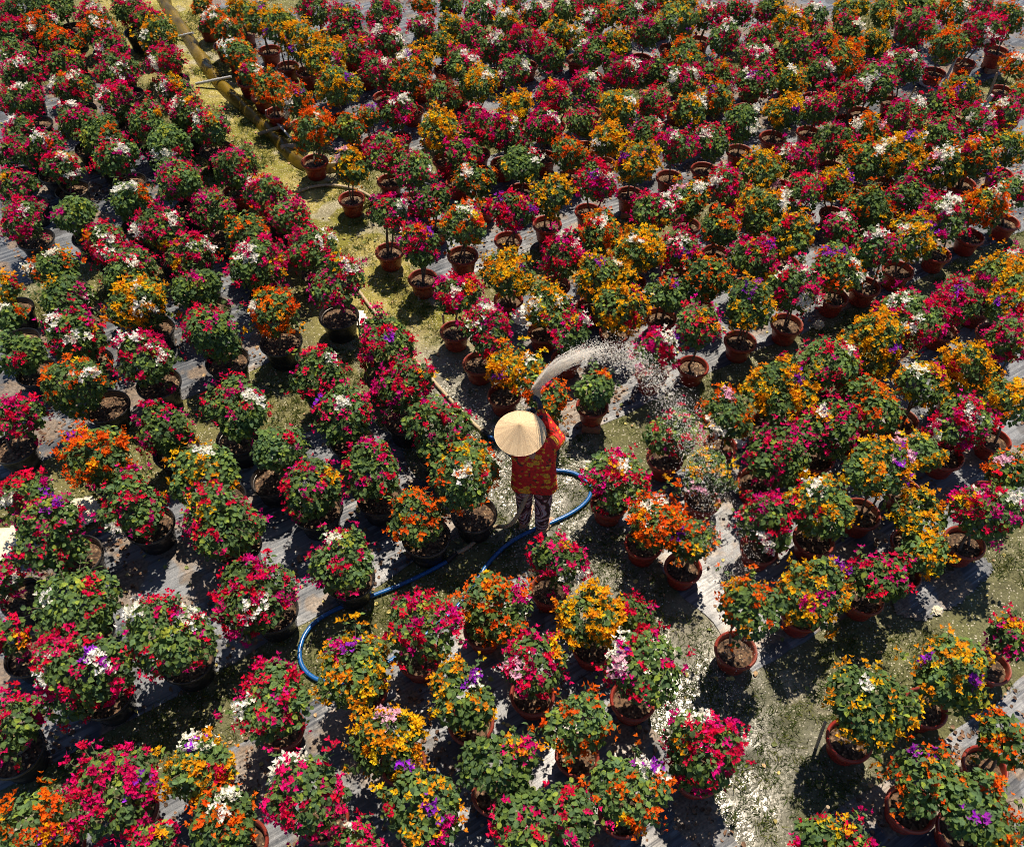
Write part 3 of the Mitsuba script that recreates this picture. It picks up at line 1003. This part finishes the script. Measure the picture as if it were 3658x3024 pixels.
put(f"{P}__body", mikit.ply(body, "skin_mat", smooth=True))
eye = [trimesh.creation.icosphere(2, 0.011) for _ in range(2)]
for e, s in zip(eye, (-1, 1)):
    e.apply_translation(face(s * .031, .083, .004))
    put(f"{P}__eye", mikit.ply(e, "white_plastic_mat", smooth=True))
hair = flesh([bone(face(0, -.03, .03), .088, face(0, -.035, -.03), .076), bone(face(0, -.06, -.06), .045, NECK + A([0, -.055, .0]), .035)], .012, 6)
put(f"{P}__hair", mikit.ply(hair, "hair_mat", smooth=True))
shirt = [bone(A([.105, 5.14, .70]), .098, A([.305, 5.12, .70]), .098), bone(A([.10, 5.22, .68]), .085, A([.305, 5.20, .68]), .085)]
shirt = [(ball((.085, 5.125, .70), .092) + ball((.335, 5.105, .70), .092) + ball((.10, 5.235, .70), .08) + ball((.31, 5.215, .70), .08) + ball((.10, 5.185, 1.0), .095) + ball((.305, 5.165, 1.0), .095)
          + ball((.11, 5.26, 1.0), .085) + ball((.295, 5.25, 1.0), .085)).hull(),
         (ball((.10, 5.185, 1.0), .095) + ball((.305, 5.165, 1.0), .095) + ball((.11, 5.26, 1.0), .085) + ball((.295, 5.25, 1.0), .085) + ball(SH_L + A([.012, 0, -.01]), .068) + ball(SH_R - A([.012, 0, .01]), .068)).hull(),
         bone(SH_L, .066, SH_R, .066), (ball(SH_L, .058) + ball(SH_R, .058) + ball(NECK + A([.01, -.02, -.015]), .06)).hull(),
         bone(SH_L, .066, EL_L, .058), bone(EL_L, .058, WR_L - HD_L * .02, .042), bone(SH_R, .068, EL_R, .062), bone(EL_R, .062, WR_R - HD_R * .02, .040)]
hem = Manifold.cube([2, 2, 1]).translate([-.8, 4.2, -.295])                 # the hem is a clean cut at z = 0.705
shirt = [s - hem for s in shirt[:1]] + shirt[1:]
sh = creased(flesh(shirt, .011, 7), .0065, (16, 16, 26), 5)
put(f"{P}__shirt", mikit.ply(sh, "shirt_mat", smooth=True))
tr = [bone(HIP_L, .105, HIP_R, .105), bone(PEL, .11, HIP_L, .10), bone(HIP_L, .102, KNEE_L, .078), bone(KNEE_L, .078, ANK_L + A([0, 0, .03]), .060), bone(HIP_R, .102, KNEE_R, .080), bone(KNEE_R, .080, ANK_R + A([0, 0, .03]), .062), bone(PEL, .11, HIP_R, .10)]
put(f"{P}__trousers", mikit.ply(creased(flesh(tr, .011, 7), .007, (18, 18, 24), 9), "trouser_mat", smooth=True))
for w, d, up, side in ((WR_R, HD_R, A([-.75, .05, .55]), A([.1, -.5, .9])), (WR_L, HD_L, A([.55, .1, .75]), A([-.5, .3, .8]))):
    gl = flesh(hand_bones(w, d, up, side, 1.25) + [bone(w - d * .05, .034, w, .028)], .005, 4)
    gl.vertices += gl.vertex_normals * .0035
    put(f"{P}__glove", mikit.ply(gl, "glove_mat", smooth=True))
for heel, toe in ((HEEL_L, TOE_L), (HEEL_R, TOE_R)):
    h, t_ = A([*heel[:2], .012]), A([*toe[:2], .012])
    d = unit(t_ - h)
    s_ = A([d[1], -d[0], 0])
    outline = [h - d * .045 + s_ * k * .026 for k in (-1, 1)] + [h + s_ * .042 + d * .02, h - s_ * .042 + d * .02, h * .45 + t_ * .55 + s_ * .046, h * .45 + t_ * .55 - s_ * .044, t_ + d * .045 + s_ * .030, t_ + d * .045 - s_ * .030, t_ + d * .062]
    sole = Manifold.hull_points(np.vstack([A(outline) + [0, 0, -.011], A(outline) + [0, 0, .016]])).to_mesh()
    k1 = put(f"{P}__sandal", mikit.ply((A(sole.vert_properties[:, :3]), A(sole.tri_verts)), "sandal_mat", smooth=40))
    mid = h * .35 + t_ * .65
    arc = [mid + s_ * .045 * math.cos(a) + A([0, 0, .012 + .052 * math.sin(a)]) for a in np.linspace(-.05, math.pi + .05, 12)]
    v, f = tube(arc, .006, 6)
    put(f"{k1}__strap", mikit.ply((v, f), "sandal_mat", smooth=60))


def hat_mesh():
    prof = [(0.0, .158), (.012, .152), (.05, .122), (.11, .076), (.17, .034), (.225, .002), (.234, -.004), (.2355, -.008), (.232, -.009), (.222, -.003), (.165, .029), (.10, .079), (.04, .124), (0.0, .146)]
    v, f = lathe(prof, 72)
    ang = np.arctan2(v[:, 1], v[:, 0])
    v[:, 2] += (0.0025 * np.sin(ang * 16) + .003 * np.sin(ang * 3 + 1)) * np.hypot(v[:, 0], v[:, 1]) / .2
    z = HAT_AX
    x = unit(np.cross([0, 1, 0], z))
    return v @ np.stack([x, np.cross(z, x), z]) + HAT_C, f


hat = put(f"{P}__conical_hat", mikit.ply(hat_mesh(), "hat_mat", smooth=35))
zx = unit(np.cross([0, 1, 0], HAT_AX))
ring = [HAT_C - HAT_AX * .005 + .2345 * (zx * math.cos(a) + np.cross(HAT_AX, zx) * math.sin(a)) for a in np.linspace(0, 2 * math.pi, 73)]
put(f"{hat}__rim", mikit.ply(tube(ring, .0038, 6, False), "hat_mat", smooth=60))

# ---------------------------------------------------------------- watering rose, water and hose
zr = ROSE_D
xr = unit(np.cross([0, 1, 0], zr))
R3 = np.stack([xr, np.cross(zr, xr), zr])
L = float(np.linalg.norm(ROSE_T - ROSE_B))
v, f = lathe([(0, -.05), (.019, -.05), (.019, .02), (.024, .05), (.040, L - .015), (.047, L - .006), (.048, L), (.045, L + .003), (0.0, L + .009)], 28)
labels["watering_rose"] = {"label": "beige watering rose held up in the gloved hand, spraying water", "category": "watering rose"}
put("watering_rose__head", mikit.ply((v @ R3 + ROSE_B, f), "beige_hose_mat", smooth=40))
v, f = lathe([(0, -.085), (.0205, -.085), (.0205, -.045), (0, -.045)], 20)
put("watering_rose__collar", mikit.ply((v @ R3 + ROSE_B, f), "black_rubber_mat", smooth=40))
V0, GR = np.array([1.5417, -1.8163, 4.8132]), np.array([0, 0, -9.81])


def water():
    rng = np.random.default_rng(77)
    n = 12500
    t = 1.17 * rng.random(n) ** 1.35
    mid = ROSE_T + ROSE_D * .01 + V0 * t[:, None] + 0.5 * GR * t[:, None] ** 2
    d = unit(V0 + GR * t[:, None])
    sp = .028 + .155 * t ** 0.95
    side = rng.normal(size=(n, 3)) * .62
    side -= (side * d).sum(1)[:, None] * d * 0.3
    p = mid + side * sp[:, None]
    r = .0025 * np.exp(rng.normal(size=n) * .33) * (1 - .12 * t)
    ok = (p[:, 2] > .05)
    # splashes thrown up where the water lands
    m = 700
    q = np.c_[rng.normal(1.80, .30, m), rng.normal(3.42, .26, m), np.abs(rng.normal(0, .10, m)) + .01]
    p, r, d = np.vstack([p[ok], q]), np.r_[r[ok], .0026 * np.exp(rng.normal(size=m) * .3)], np.vstack([d[ok], sphere_dirs(rng, m)])
    o = np.array([[1, 0, 0], [-1, 0, 0], [0, 1.0, 0], [0, -1, 0], [0, 0, 1], [0, 0, -1]])
    of = np.array([[0, 2, 4], [2, 1, 4], [1, 3, 4], [3, 0, 4], [2, 0, 5], [1, 2, 5], [3, 1, 5], [0, 3, 5]])
    sz = np.stack([r, r * rng.uniform(1.0, 2.2, len(r)), r], -1)
    fr = frames(d + rng.normal(size=d.shape) * .2, sphere_dirs(rng, len(d)))
    v = p[:, None] + np.einsum("kj,nj,njc->nkc", o, sz, fr)
    f = of[None] + (np.arange(len(p)) * 6)[:, None, None]
    return v.reshape(-1, 3), f.reshape(-1, 3)


def jets():
    rng = np.random.default_rng(78)
    out = []
    for i in range(170):
        a, rr = rng.uniform(0, 6.28), .044 * math.sqrt(rng.random())
        o = ROSE_T + ROSE_D * .008 + rr * (xr * math.cos(a) + np.cross(zr, xr) * math.sin(a))
        tt = np.linspace(0, rng.uniform(.10, .30), 9)
        v0 = V0 * rng.uniform(.95, 1.05) + 1.1 * rr / .044 * .55 * (xr * math.cos(a) + np.cross(zr, xr) * math.sin(a)) + rng.normal(size=3) * .10
        out.append(tube(o + v0 * tt[:, None] + .5 * GR * tt[:, None] ** 2, np.linspace(.0022, .0012, 9), 4))
    return join(out)


labels["water_spray"] = {"label": "arc of water drops sprayed from the watering rose over the pots at right", "category": "water", "kind": "stuff"}
put("water_spray__drops", mikit.ply(water(), "water_mat", smooth=True), kind="stuff")
put("water_spray__jets", mikit.ply(jets(), "water_mat", smooth=True), kind="stuff")

HR = .0205
G3 = lambda *l: [ground_at(x, y, HR) + [0, 0, .012] for x, y in l]
labels["garden_hose"] = {"label": "long watering hose of blue and beige lengths snaking over the beds to the person", "category": "hose"}


def hose(part, pts, mat, n):
    c = spline(pts, n)
    c[:, 2] = np.maximum(c[:, 2], HR + .004)
    return put(f"garden_hose__{part}", mikit.ply(tube(c, HR, 12), mat, smooth=50)), c


def connector(a, b, r=.026):
    put("garden_hose__connector", mikit.ply(tube([a, a + (b - a) * .35, a + (b - a) * .65, b], [r, r * 1.15, r * .95, r * .9], 14), "black_rubber_mat", smooth=50))


_, c1 = hose("beige_length", G3((1065, 688), (1110, 672), (1165, 664), (1225, 668), (1275, 680), (1335, 712)), "beige_hose_mat", 60)
_, c2 = hose("beige_length", G3((1258, 1005), (1330, 1105), (1400, 1190), (1462, 1262), (1560, 1375), (1660, 1483), (1722, 1540)), "beige_hose_mat", 70)
_, c3 = hose("blue_length", G3((1745, 1560), (1790, 1590), (1840, 1630), (1905, 1665), (1990, 1682), (2045, 1690), (2095, 1722), (2110, 1762), (2066, 1818), (1970, 1868), (1850, 1922), (1765, 1990), (1706, 2068), (1640, 2160),
                                 (1560, 2235), (1420, 2345), (1300, 2415), (1200, 2440), (1120, 2420), (1076, 2368), (1080, 2290), (1125, 2225), (1215, 2172), (1350, 2122), (1480, 2068), (1595, 2008)), "blue_hose_mat", 420)
_, c4 = hose("beige_length", G3((1632, 1975), (1700, 1932), (1760, 1886)) + [A([-.02, 5.0, .24]), A([.11, 5.07, .50]), A([.175, 5.16, .66]), A([.20, 5.32, .78]), A([.19, 5.46, .94]), A([.215, 5.57, 1.14]), ROSE_B - ROSE_D * .075], "beige_hose_mat", 110)
connector(c2[-1], c3[0])
connector(c3[-1], c4[0])

# ---------------------------------------------------------------- edging, pipes, stakes, bags
e = [ground_at(x, y, .05) for x, y in ((560, -60), (600, 20), (668, 120), (740, 232), (815, 322), (885, 388), (950, 448), (1010, 510), (1060, 565), (1120, 592), (1200, 590), (1290, 560))]
c = spline(e, 150)
tg = unit(np.gradient(c, axis=0))
sd_ = np.stack([tg[:, 1], -tg[:, 0], tg[:, 0] * 0], -1)
ws = np.linspace(0, 1, 16)
bul = 0.5 + 0.5 * np.sin(np.arange(150) * .62) * (0.6 + 0.4 * np.sin(np.arange(150) * .13))
v = np.array([[c[i] * [1, 1, 0] + sd_[i] * (.12 - (.20 + .04 * bul[i]) * w) + [0, 0, .012 + (.10 + .04 * bul[i]) * math.sin(math.pi * w) ** .8] for w in ws] for i in range(150)]).reshape(-1, 3)
i, j = np.meshgrid(np.arange(149), np.arange(15), indexing="ij")
put("yellow_edging", mikit.ply((v, np.stack([i * 16 + j, (i + 1) * 16 + j, (i + 1) * 16 + j + 1, i * 16 + j + 1], -1).reshape(-1, 4)), "yellow_mat", smooth=True),
    label="long bulging strip of yellow plastic edging along the path at upper left", category="plastic edging")


def rod(key, a, b, r, mat, **lab):
    return put(key, mikit.ply(tube(np.linspace(a, b, 5), [r, r * .97, r, r * .95, r * .92], 10), mat, smooth=50), **lab)


gp = ground_at
rod("bamboo_pole", gp(700, 300, .05), gp(826, 274, .20), .024, "grey_pipe_mat", label="pale pole lying across the yellow edging, middle one of three at upper left", category="pole", group="poles across the yellow edging")
rod("bamboo_pole", gp(640, 130, .05), gp(690, 118, .18), .022, "grey_pipe_mat", label="short pale pole across the yellow edging, uppermost of the three", category="pole", group="poles across the yellow edging")
rod("bamboo_pole", gp(922, 480, .05), gp(1050, 438, .20), .028, "wood_mat", label="brownish bamboo pole across the yellow edging, lowest of the three", category="pole", group="poles across the yellow edging")
rod("wooden_log", gp(1008, 528, .07), gp(1055, 522, .12), .05, "wood_mat", label="short thick wooden stub at the lower end of the yellow edging", category="log")
rod("metal_rail", gp(950, 395, .16), gp(1045, 500, .16), .018, "grey_pipe_mat", label="thin grey rail behind the orange plants beside the yellow edging", category="rail")
rod("metal_rail", gp(985, 245, .2), gp(1120, 360, .2), .016, "grey_pipe_mat", label="thin grey rail between the first two rows right of the yellow edging", category="rail")


def stake(px, py, qx, qy, h, label, r=.011):
    b = gp(px, py, 0)
    ray0, ray1 = gp(qx, qy, h), b
    rod("wooden_stake", b, ray0, r, "wood_mat", label=label, category="stake", group="wooden stakes by the pots")


stake(1124, 636, 1120, 512, .42, "thin wooden stake in front of the orange bougainvillea at the path's upper end")
stake(1286, 1205, 1275, 1108, .40, "thin wooden stake beside the black pot on the path's left edge")
stake(1497, 1068, 1495, 1010, .26, "short wooden stake against the red pot on the path's right edge", .016)
stake(1590, 1205, 1582, 1122, .34, "wooden stake left of the pink bougainvillea at the path's right edge", .014)
stake(2916, 2668, 2948, 2578, .45, "slanting wooden stake left of the yellow plant at lower right", .014)
stake(2915, 2945, 2958, 2880, .30, "pale stake poking up at the bottom right beside the plastic sheet", .016)
stake(2565, 2715, 2588, 2690, .20, "small stake in the pot at the right end of the bottom bed", .012)
stake(3520, 372, 3562, 262, .50, "dark wooden stake near the upper right corner", .022)
stake(3235, 372, 3272, 310, .35, "thin stake beside a red pot near the sprinkler pipes, upper right", .012)


def sprinkler(name, parts, label):
    labels[name] = {"label": label, "category": "sprinkler pipe"}
    for part, a, b, r, m in parts:
        rod(f"{name}__{part}", a, b, r, m)


b = gp(3356, 330, .06)
sprinkler("sprinkler_pipe", [("riser", b, gp(3424, 190, .62), .022, "grey_pipe_mat"), ("supply_pipe", gp(3275, 288, .05), gp(3375, 346, .05), .034, "grey_pipe_mat"), ("elbow", b - [0, 0, .03], b + [0, 0, .07], .034, "grey_pipe_mat")],
          "slanting grey sprinkler riser on a pipe between the rows at upper right")
b = gp(3518, 378, .06)
sprinkler("sprinkler_pipe_001", [("riser", b, gp(3545, 340, .26), .034, "grey_pipe_mat"), ("elbow", gp(3500, 380, .05), gp(3532, 378, .05), .040, "blue_pipe_mat"), ("collar", gp(3524, 372, .10), gp(3530, 362, .15), .042, "grey_pipe_mat")],
          "short grey and blue pipe fitting on the ground at upper right")


def crumple(c, s, seed, mat, key, label, cat):
    m = trimesh.creation.icosphere(4, 1.0)
    q = m.vertices * 2.2 + seed
    m.vertices = m.vertices * (0.55 + 0.8 * np.abs(meshkit.fbm(q, 3, seed) - .5) * 2 + .25 * meshkit.noise(q * 2.5, seed)[:, None][:, 0])[:, None] * s + c
    put(key, mikit.ply(m, mat, smooth=25), label=label, category=cat)


c0 = gp(1862, 1128, .42)
crumple(c0, A([.13, .11, .11]), 3, "white_plastic_mat", "plastic_bag", "crumpled white plastic bag between the yellow and crimson plants above the person", "plastic bag")
crumple(gp(2628, 1585, .05), A([.10, .07, .05]), 5, "white_plastic_mat", "plastic_bag", "crumpled whitish bag on the ground by a red pot right of the water arc", "plastic bag")
crumple(gp(2925, 1160, .06), A([.07, .06, .06]), 6, "sack_mat", "crumpled_paper", "crumpled beige paper by the edge of the right sheet", "paper")
crumple(gp(3348, 2180, .02), A([.05, .05, .03]), 7, "sack_mat", "crumpled_paper", "pale scrap of paper on the wet strip at right", "paper")


def scrap(key, pts, mat, label, cat, seed, z=.03):
    """A crumpled flat piece of sacking or film laid over the ground, its outline given by surveyed corners."""
    import shapely
    poly = shapely.Polygon([gp(x, y)[:2] for x, y in pts])
    xs = np.arange(poly.bounds[0], poly.bounds[2], .03)
    ys = np.arange(poly.bounds[1], poly.bounds[3], .03)
    X, Y = np.meshgrid(xs, ys, indexing="ij")
    Z = .008 + z * (1 - np.abs(2 * meshkit.fbm(np.stack([X * 3, Y * 5, X * 0], -1), 4, seed) - 1))
    ins = shapely.contains_xy(poly, X, Y)
    n = len(ys)
    i, j = np.nonzero(ins[:-1, :-1] & ins[1:, 1:] & ins[1:, :-1] & ins[:-1, 1:])
    put(key, mikit.ply((np.stack([X, Y, Z], -1).reshape(-1, 3), np.stack([i * n + j, (i + 1) * n + j, (i + 1) * n + j + 1, i * n + j + 1], -1)), mat, smooth=True), label=label, category=cat)


scrap("empty_sack", ((-60, 1905), (60, 1880), (240, 1790), (345, 1775), (385, 1840), (300, 1905), (150, 1960), (-60, 2040)), "sack_mat", "pale empty sack spread flat by the left edge of the photo", "sack", 2, .045)
scrap("white_film", ((1268, 1108), (1300, 1112), (1330, 1160), (1290, 1175), (1262, 1165)), "white_plastic_mat", "small bright piece of white film behind the black pot at the path", "plastic film", 4)
scrap("cement_slab", ((3180, 2120), (3330, 2055), (3520, 1985), (3560, 2040), (3440, 2160), (3290, 2230), (3190, 2200)), "sheet_mat", "flat grey film patch lying on the bare strip at lower right", "plastic film", 8, .012)

# ---------------------------------------------------------------- grass, litter, pebbles
rng = np.random.default_rng(5)


def in_view(p, pad=0.6):
    q = p - [0, 0, EYE]
    z = q @ FWD
    return (z > 0) & (np.abs(q[:, 0]) < z * WPX / 2 / FOC + pad) & (np.abs(q @ DWN) < z * HPX / 2 / FOC + pad)


BEDS_L = [(-1.2, 3.73, 2.72), (4.44, 6.58, 2.45), (7.78, 9.95, 2.30), (10.85, 13.0, 2.25), (13.6, 15.8, 2.2), (16.7, 19.2, 2.1)]
BEDS_R = [(-2.2, .72, 2.2), (1.96, 4.15, 3.62), (5.09, 7.35, 3.55), (8.12, 10.35, 3.72), (11.0, 13.4, 3.75), (14.1, 16.4, 3.7), (17, 20, 3.7)]


def on_sheet(p):
    out = np.zeros(len(p), bool)
    for ang, beds, left in ((34.2, BEDS_L, True), (30.5, BEDS_R, False)):
        c, s = math.cos(math.radians(ang)), math.sin(math.radians(ang))
        a, n = p[:, 0] * c + p[:, 1] * s, -p[:, 0] * s + p[:, 1] * c
        for n0, n1, e in beds:
            out |= (n > n0) & (n < n1) & ((a < e) if left else (a > e))
    return out


def scatter(n):
    p = np.c_[rng.uniform(-10.5, 10.5, n), rng.uniform(1.8, 18, n), np.zeros(n)]
    return p[in_view(p)]


p = scatter(60000)
dn = meshkit.fbm(np.c_[p[:, :2] * 1.6, p[:, :1] * 0], 4, 3)
tt = p[:, :2] @ U32
p = p[(~on_sheet(p)) & (dn + .10 * ((tt > 3.3) & (tt < 4.2)) > .50) & clear_of_pots(p, .19)]
nb = 11
P0 = np.repeat(p, nb, 0) + np.c_[rng.normal(size=(len(p) * nb, 2)) * .030, np.zeros(len(p) * nb)]
ax = unit(np.c_[rng.normal(size=(len(P0), 2)) * .8, np.ones(len(P0)) * .75])
GB = np.array([[-.055, 0, 0], [.055, 0, 0], [.035, .6, .06], [-.035, .6, .06], [0, 1.0, .2]])
GBF = np.array([[0, 1, 2], [0, 2, 3], [3, 2, 4]])
gc = np.repeat(np.where(rng.random((len(p), 1)) < .3, [[.17, .19, .05]], [[.075, .115, .03]]), nb, 0) * rng.uniform(.6, 1.3, (len(P0), 1))
gv = blades(GB, GBF, P0, ax, sphere_dirs(rng, len(P0)), rng.uniform(.03, .085, len(P0)), gc)
put("grass", mikit.ply(gv[:2], "grass_mat", color=gv[2]), label="short weedy grass growing along the path and between the beds", category="grass", kind="stuff")
# brown litter gathers in drifts on the sheets; yellow and green fallen leaves lie anywhere
p = scatter(70000)
dn = meshkit.fbm(np.c_[p[:, :2] * 1.9, p[:, :1] * 0 + 4], 4, 8)
p = p[on_sheet(p) & (dn > .545)]
p[:, 2] = .03
lc = np.array([.13, .075, .045]) * rng.uniform(.35, 1.9, (len(p), 1)) * np.array([1, 1, 1])
lv = blades(LEAF, LEAF_F, p, np.c_[rng.normal(size=(len(p), 2)), rng.normal(size=len(p)) * .25], np.c_[rng.normal(size=(len(p), 2)) * .5, np.ones(len(p))], rng.uniform(.025, .055, len(p)), lc)
put("leaf_litter", mikit.ply(lv[:2], "litter_mat", color=lv[2]), label="drifts of brown dead leaves on the plastic sheets", category="leaf litter", kind="stuff")
p = scatter(3600)
p[:, 2] = np.where(on_sheet(p), .034, .012)
fc = np.where(rng.random((len(p), 1)) < .45, [[.42, .36, .12]], np.where(rng.random((len(p), 1)) < .5, [[.40, .27, .14]], [[.16, .20, .06]])) * rng.uniform(.6, 1.25, (len(p), 1))
lv = blades(LEAF, LEAF_F, p, np.c_[rng.normal(size=(len(p), 2)), rng.normal(size=len(p)) * .12], np.c_[rng.normal(size=(len(p), 2)) * .3, np.ones(len(p))], rng.uniform(.03, .06, len(p)), fc)
put("fallen_leaves", mikit.ply(lv[:2], "litter_mat", color=lv[2]), label="scattered yellow and tan fallen leaves and bracts on the ground", category="fallen leaves", kind="stuff")
# wet pebbles on the trodden path round the person and where the spray lands
n = 80000
p = np.c_[rng.uniform(-2.2, 3.2, n), rng.uniform(2.0, 9.0, n), np.zeros(n)]
tt, ss = p[:, :2] @ U32, p[:, 0] * .53 - p[:, 1] * .848
dd = np.exp(-((tt - 3.1) / .50) ** 2) * np.exp(-((ss + 5.0) / 1.25) ** 2) + .10 * np.exp(-(((p[:, 0] - 1.35) / .9) ** 2 + ((p[:, 1] - 3.0) / .9) ** 2))
dn = meshkit.fbm(np.c_[p[:, :2] * 2.6, p[:, :1] * 0 + 9], 3, 4)
p = p[(rng.random(n) < dd * np.clip((dn - .40) * 7, 0, 1)) & ~on_sheet(p)]
o = np.array([[1, 0, 0], [-1, 0, 0], [0, 1.0, 0], [0, -1, 0], [0, 0, 1], [0, 0, -1.0]])
of = np.array([[0, 2, 4], [2, 1, 4], [1, 3, 4], [3, 0, 4], [2, 0, 5], [1, 2, 5], [3, 1, 5], [0, 3, 5]])
sz = rng.uniform(.004, .013, (len(p), 1)) * rng.uniform(.5, 1.2, (len(p), 3)) * [1, 1, .7]
vv = p[:, None] + np.einsum("kj,nj,njc->nkc", o, sz, frames(sphere_dirs(rng, len(p)) * [1, 1, .3], np.tile([0, 0, 1.0], (len(p), 1)) + rng.normal(size=p.shape) * .2))
pc = np.repeat(np.array([.72, .70, .64]) * rng.uniform(.45, 1.25, (len(p), 1)), 6, 0)
put("pebbles", mikit.ply((vv.reshape(-1, 3), (of[None] + (np.arange(len(p)) * 6)[:, None, None]).reshape(-1, 3)), "stone_mat", color=np.clip(pc, 0, .9)),
    label="pale wet pebbles on the trodden path around the person", category="pebbles", kind="stuff")
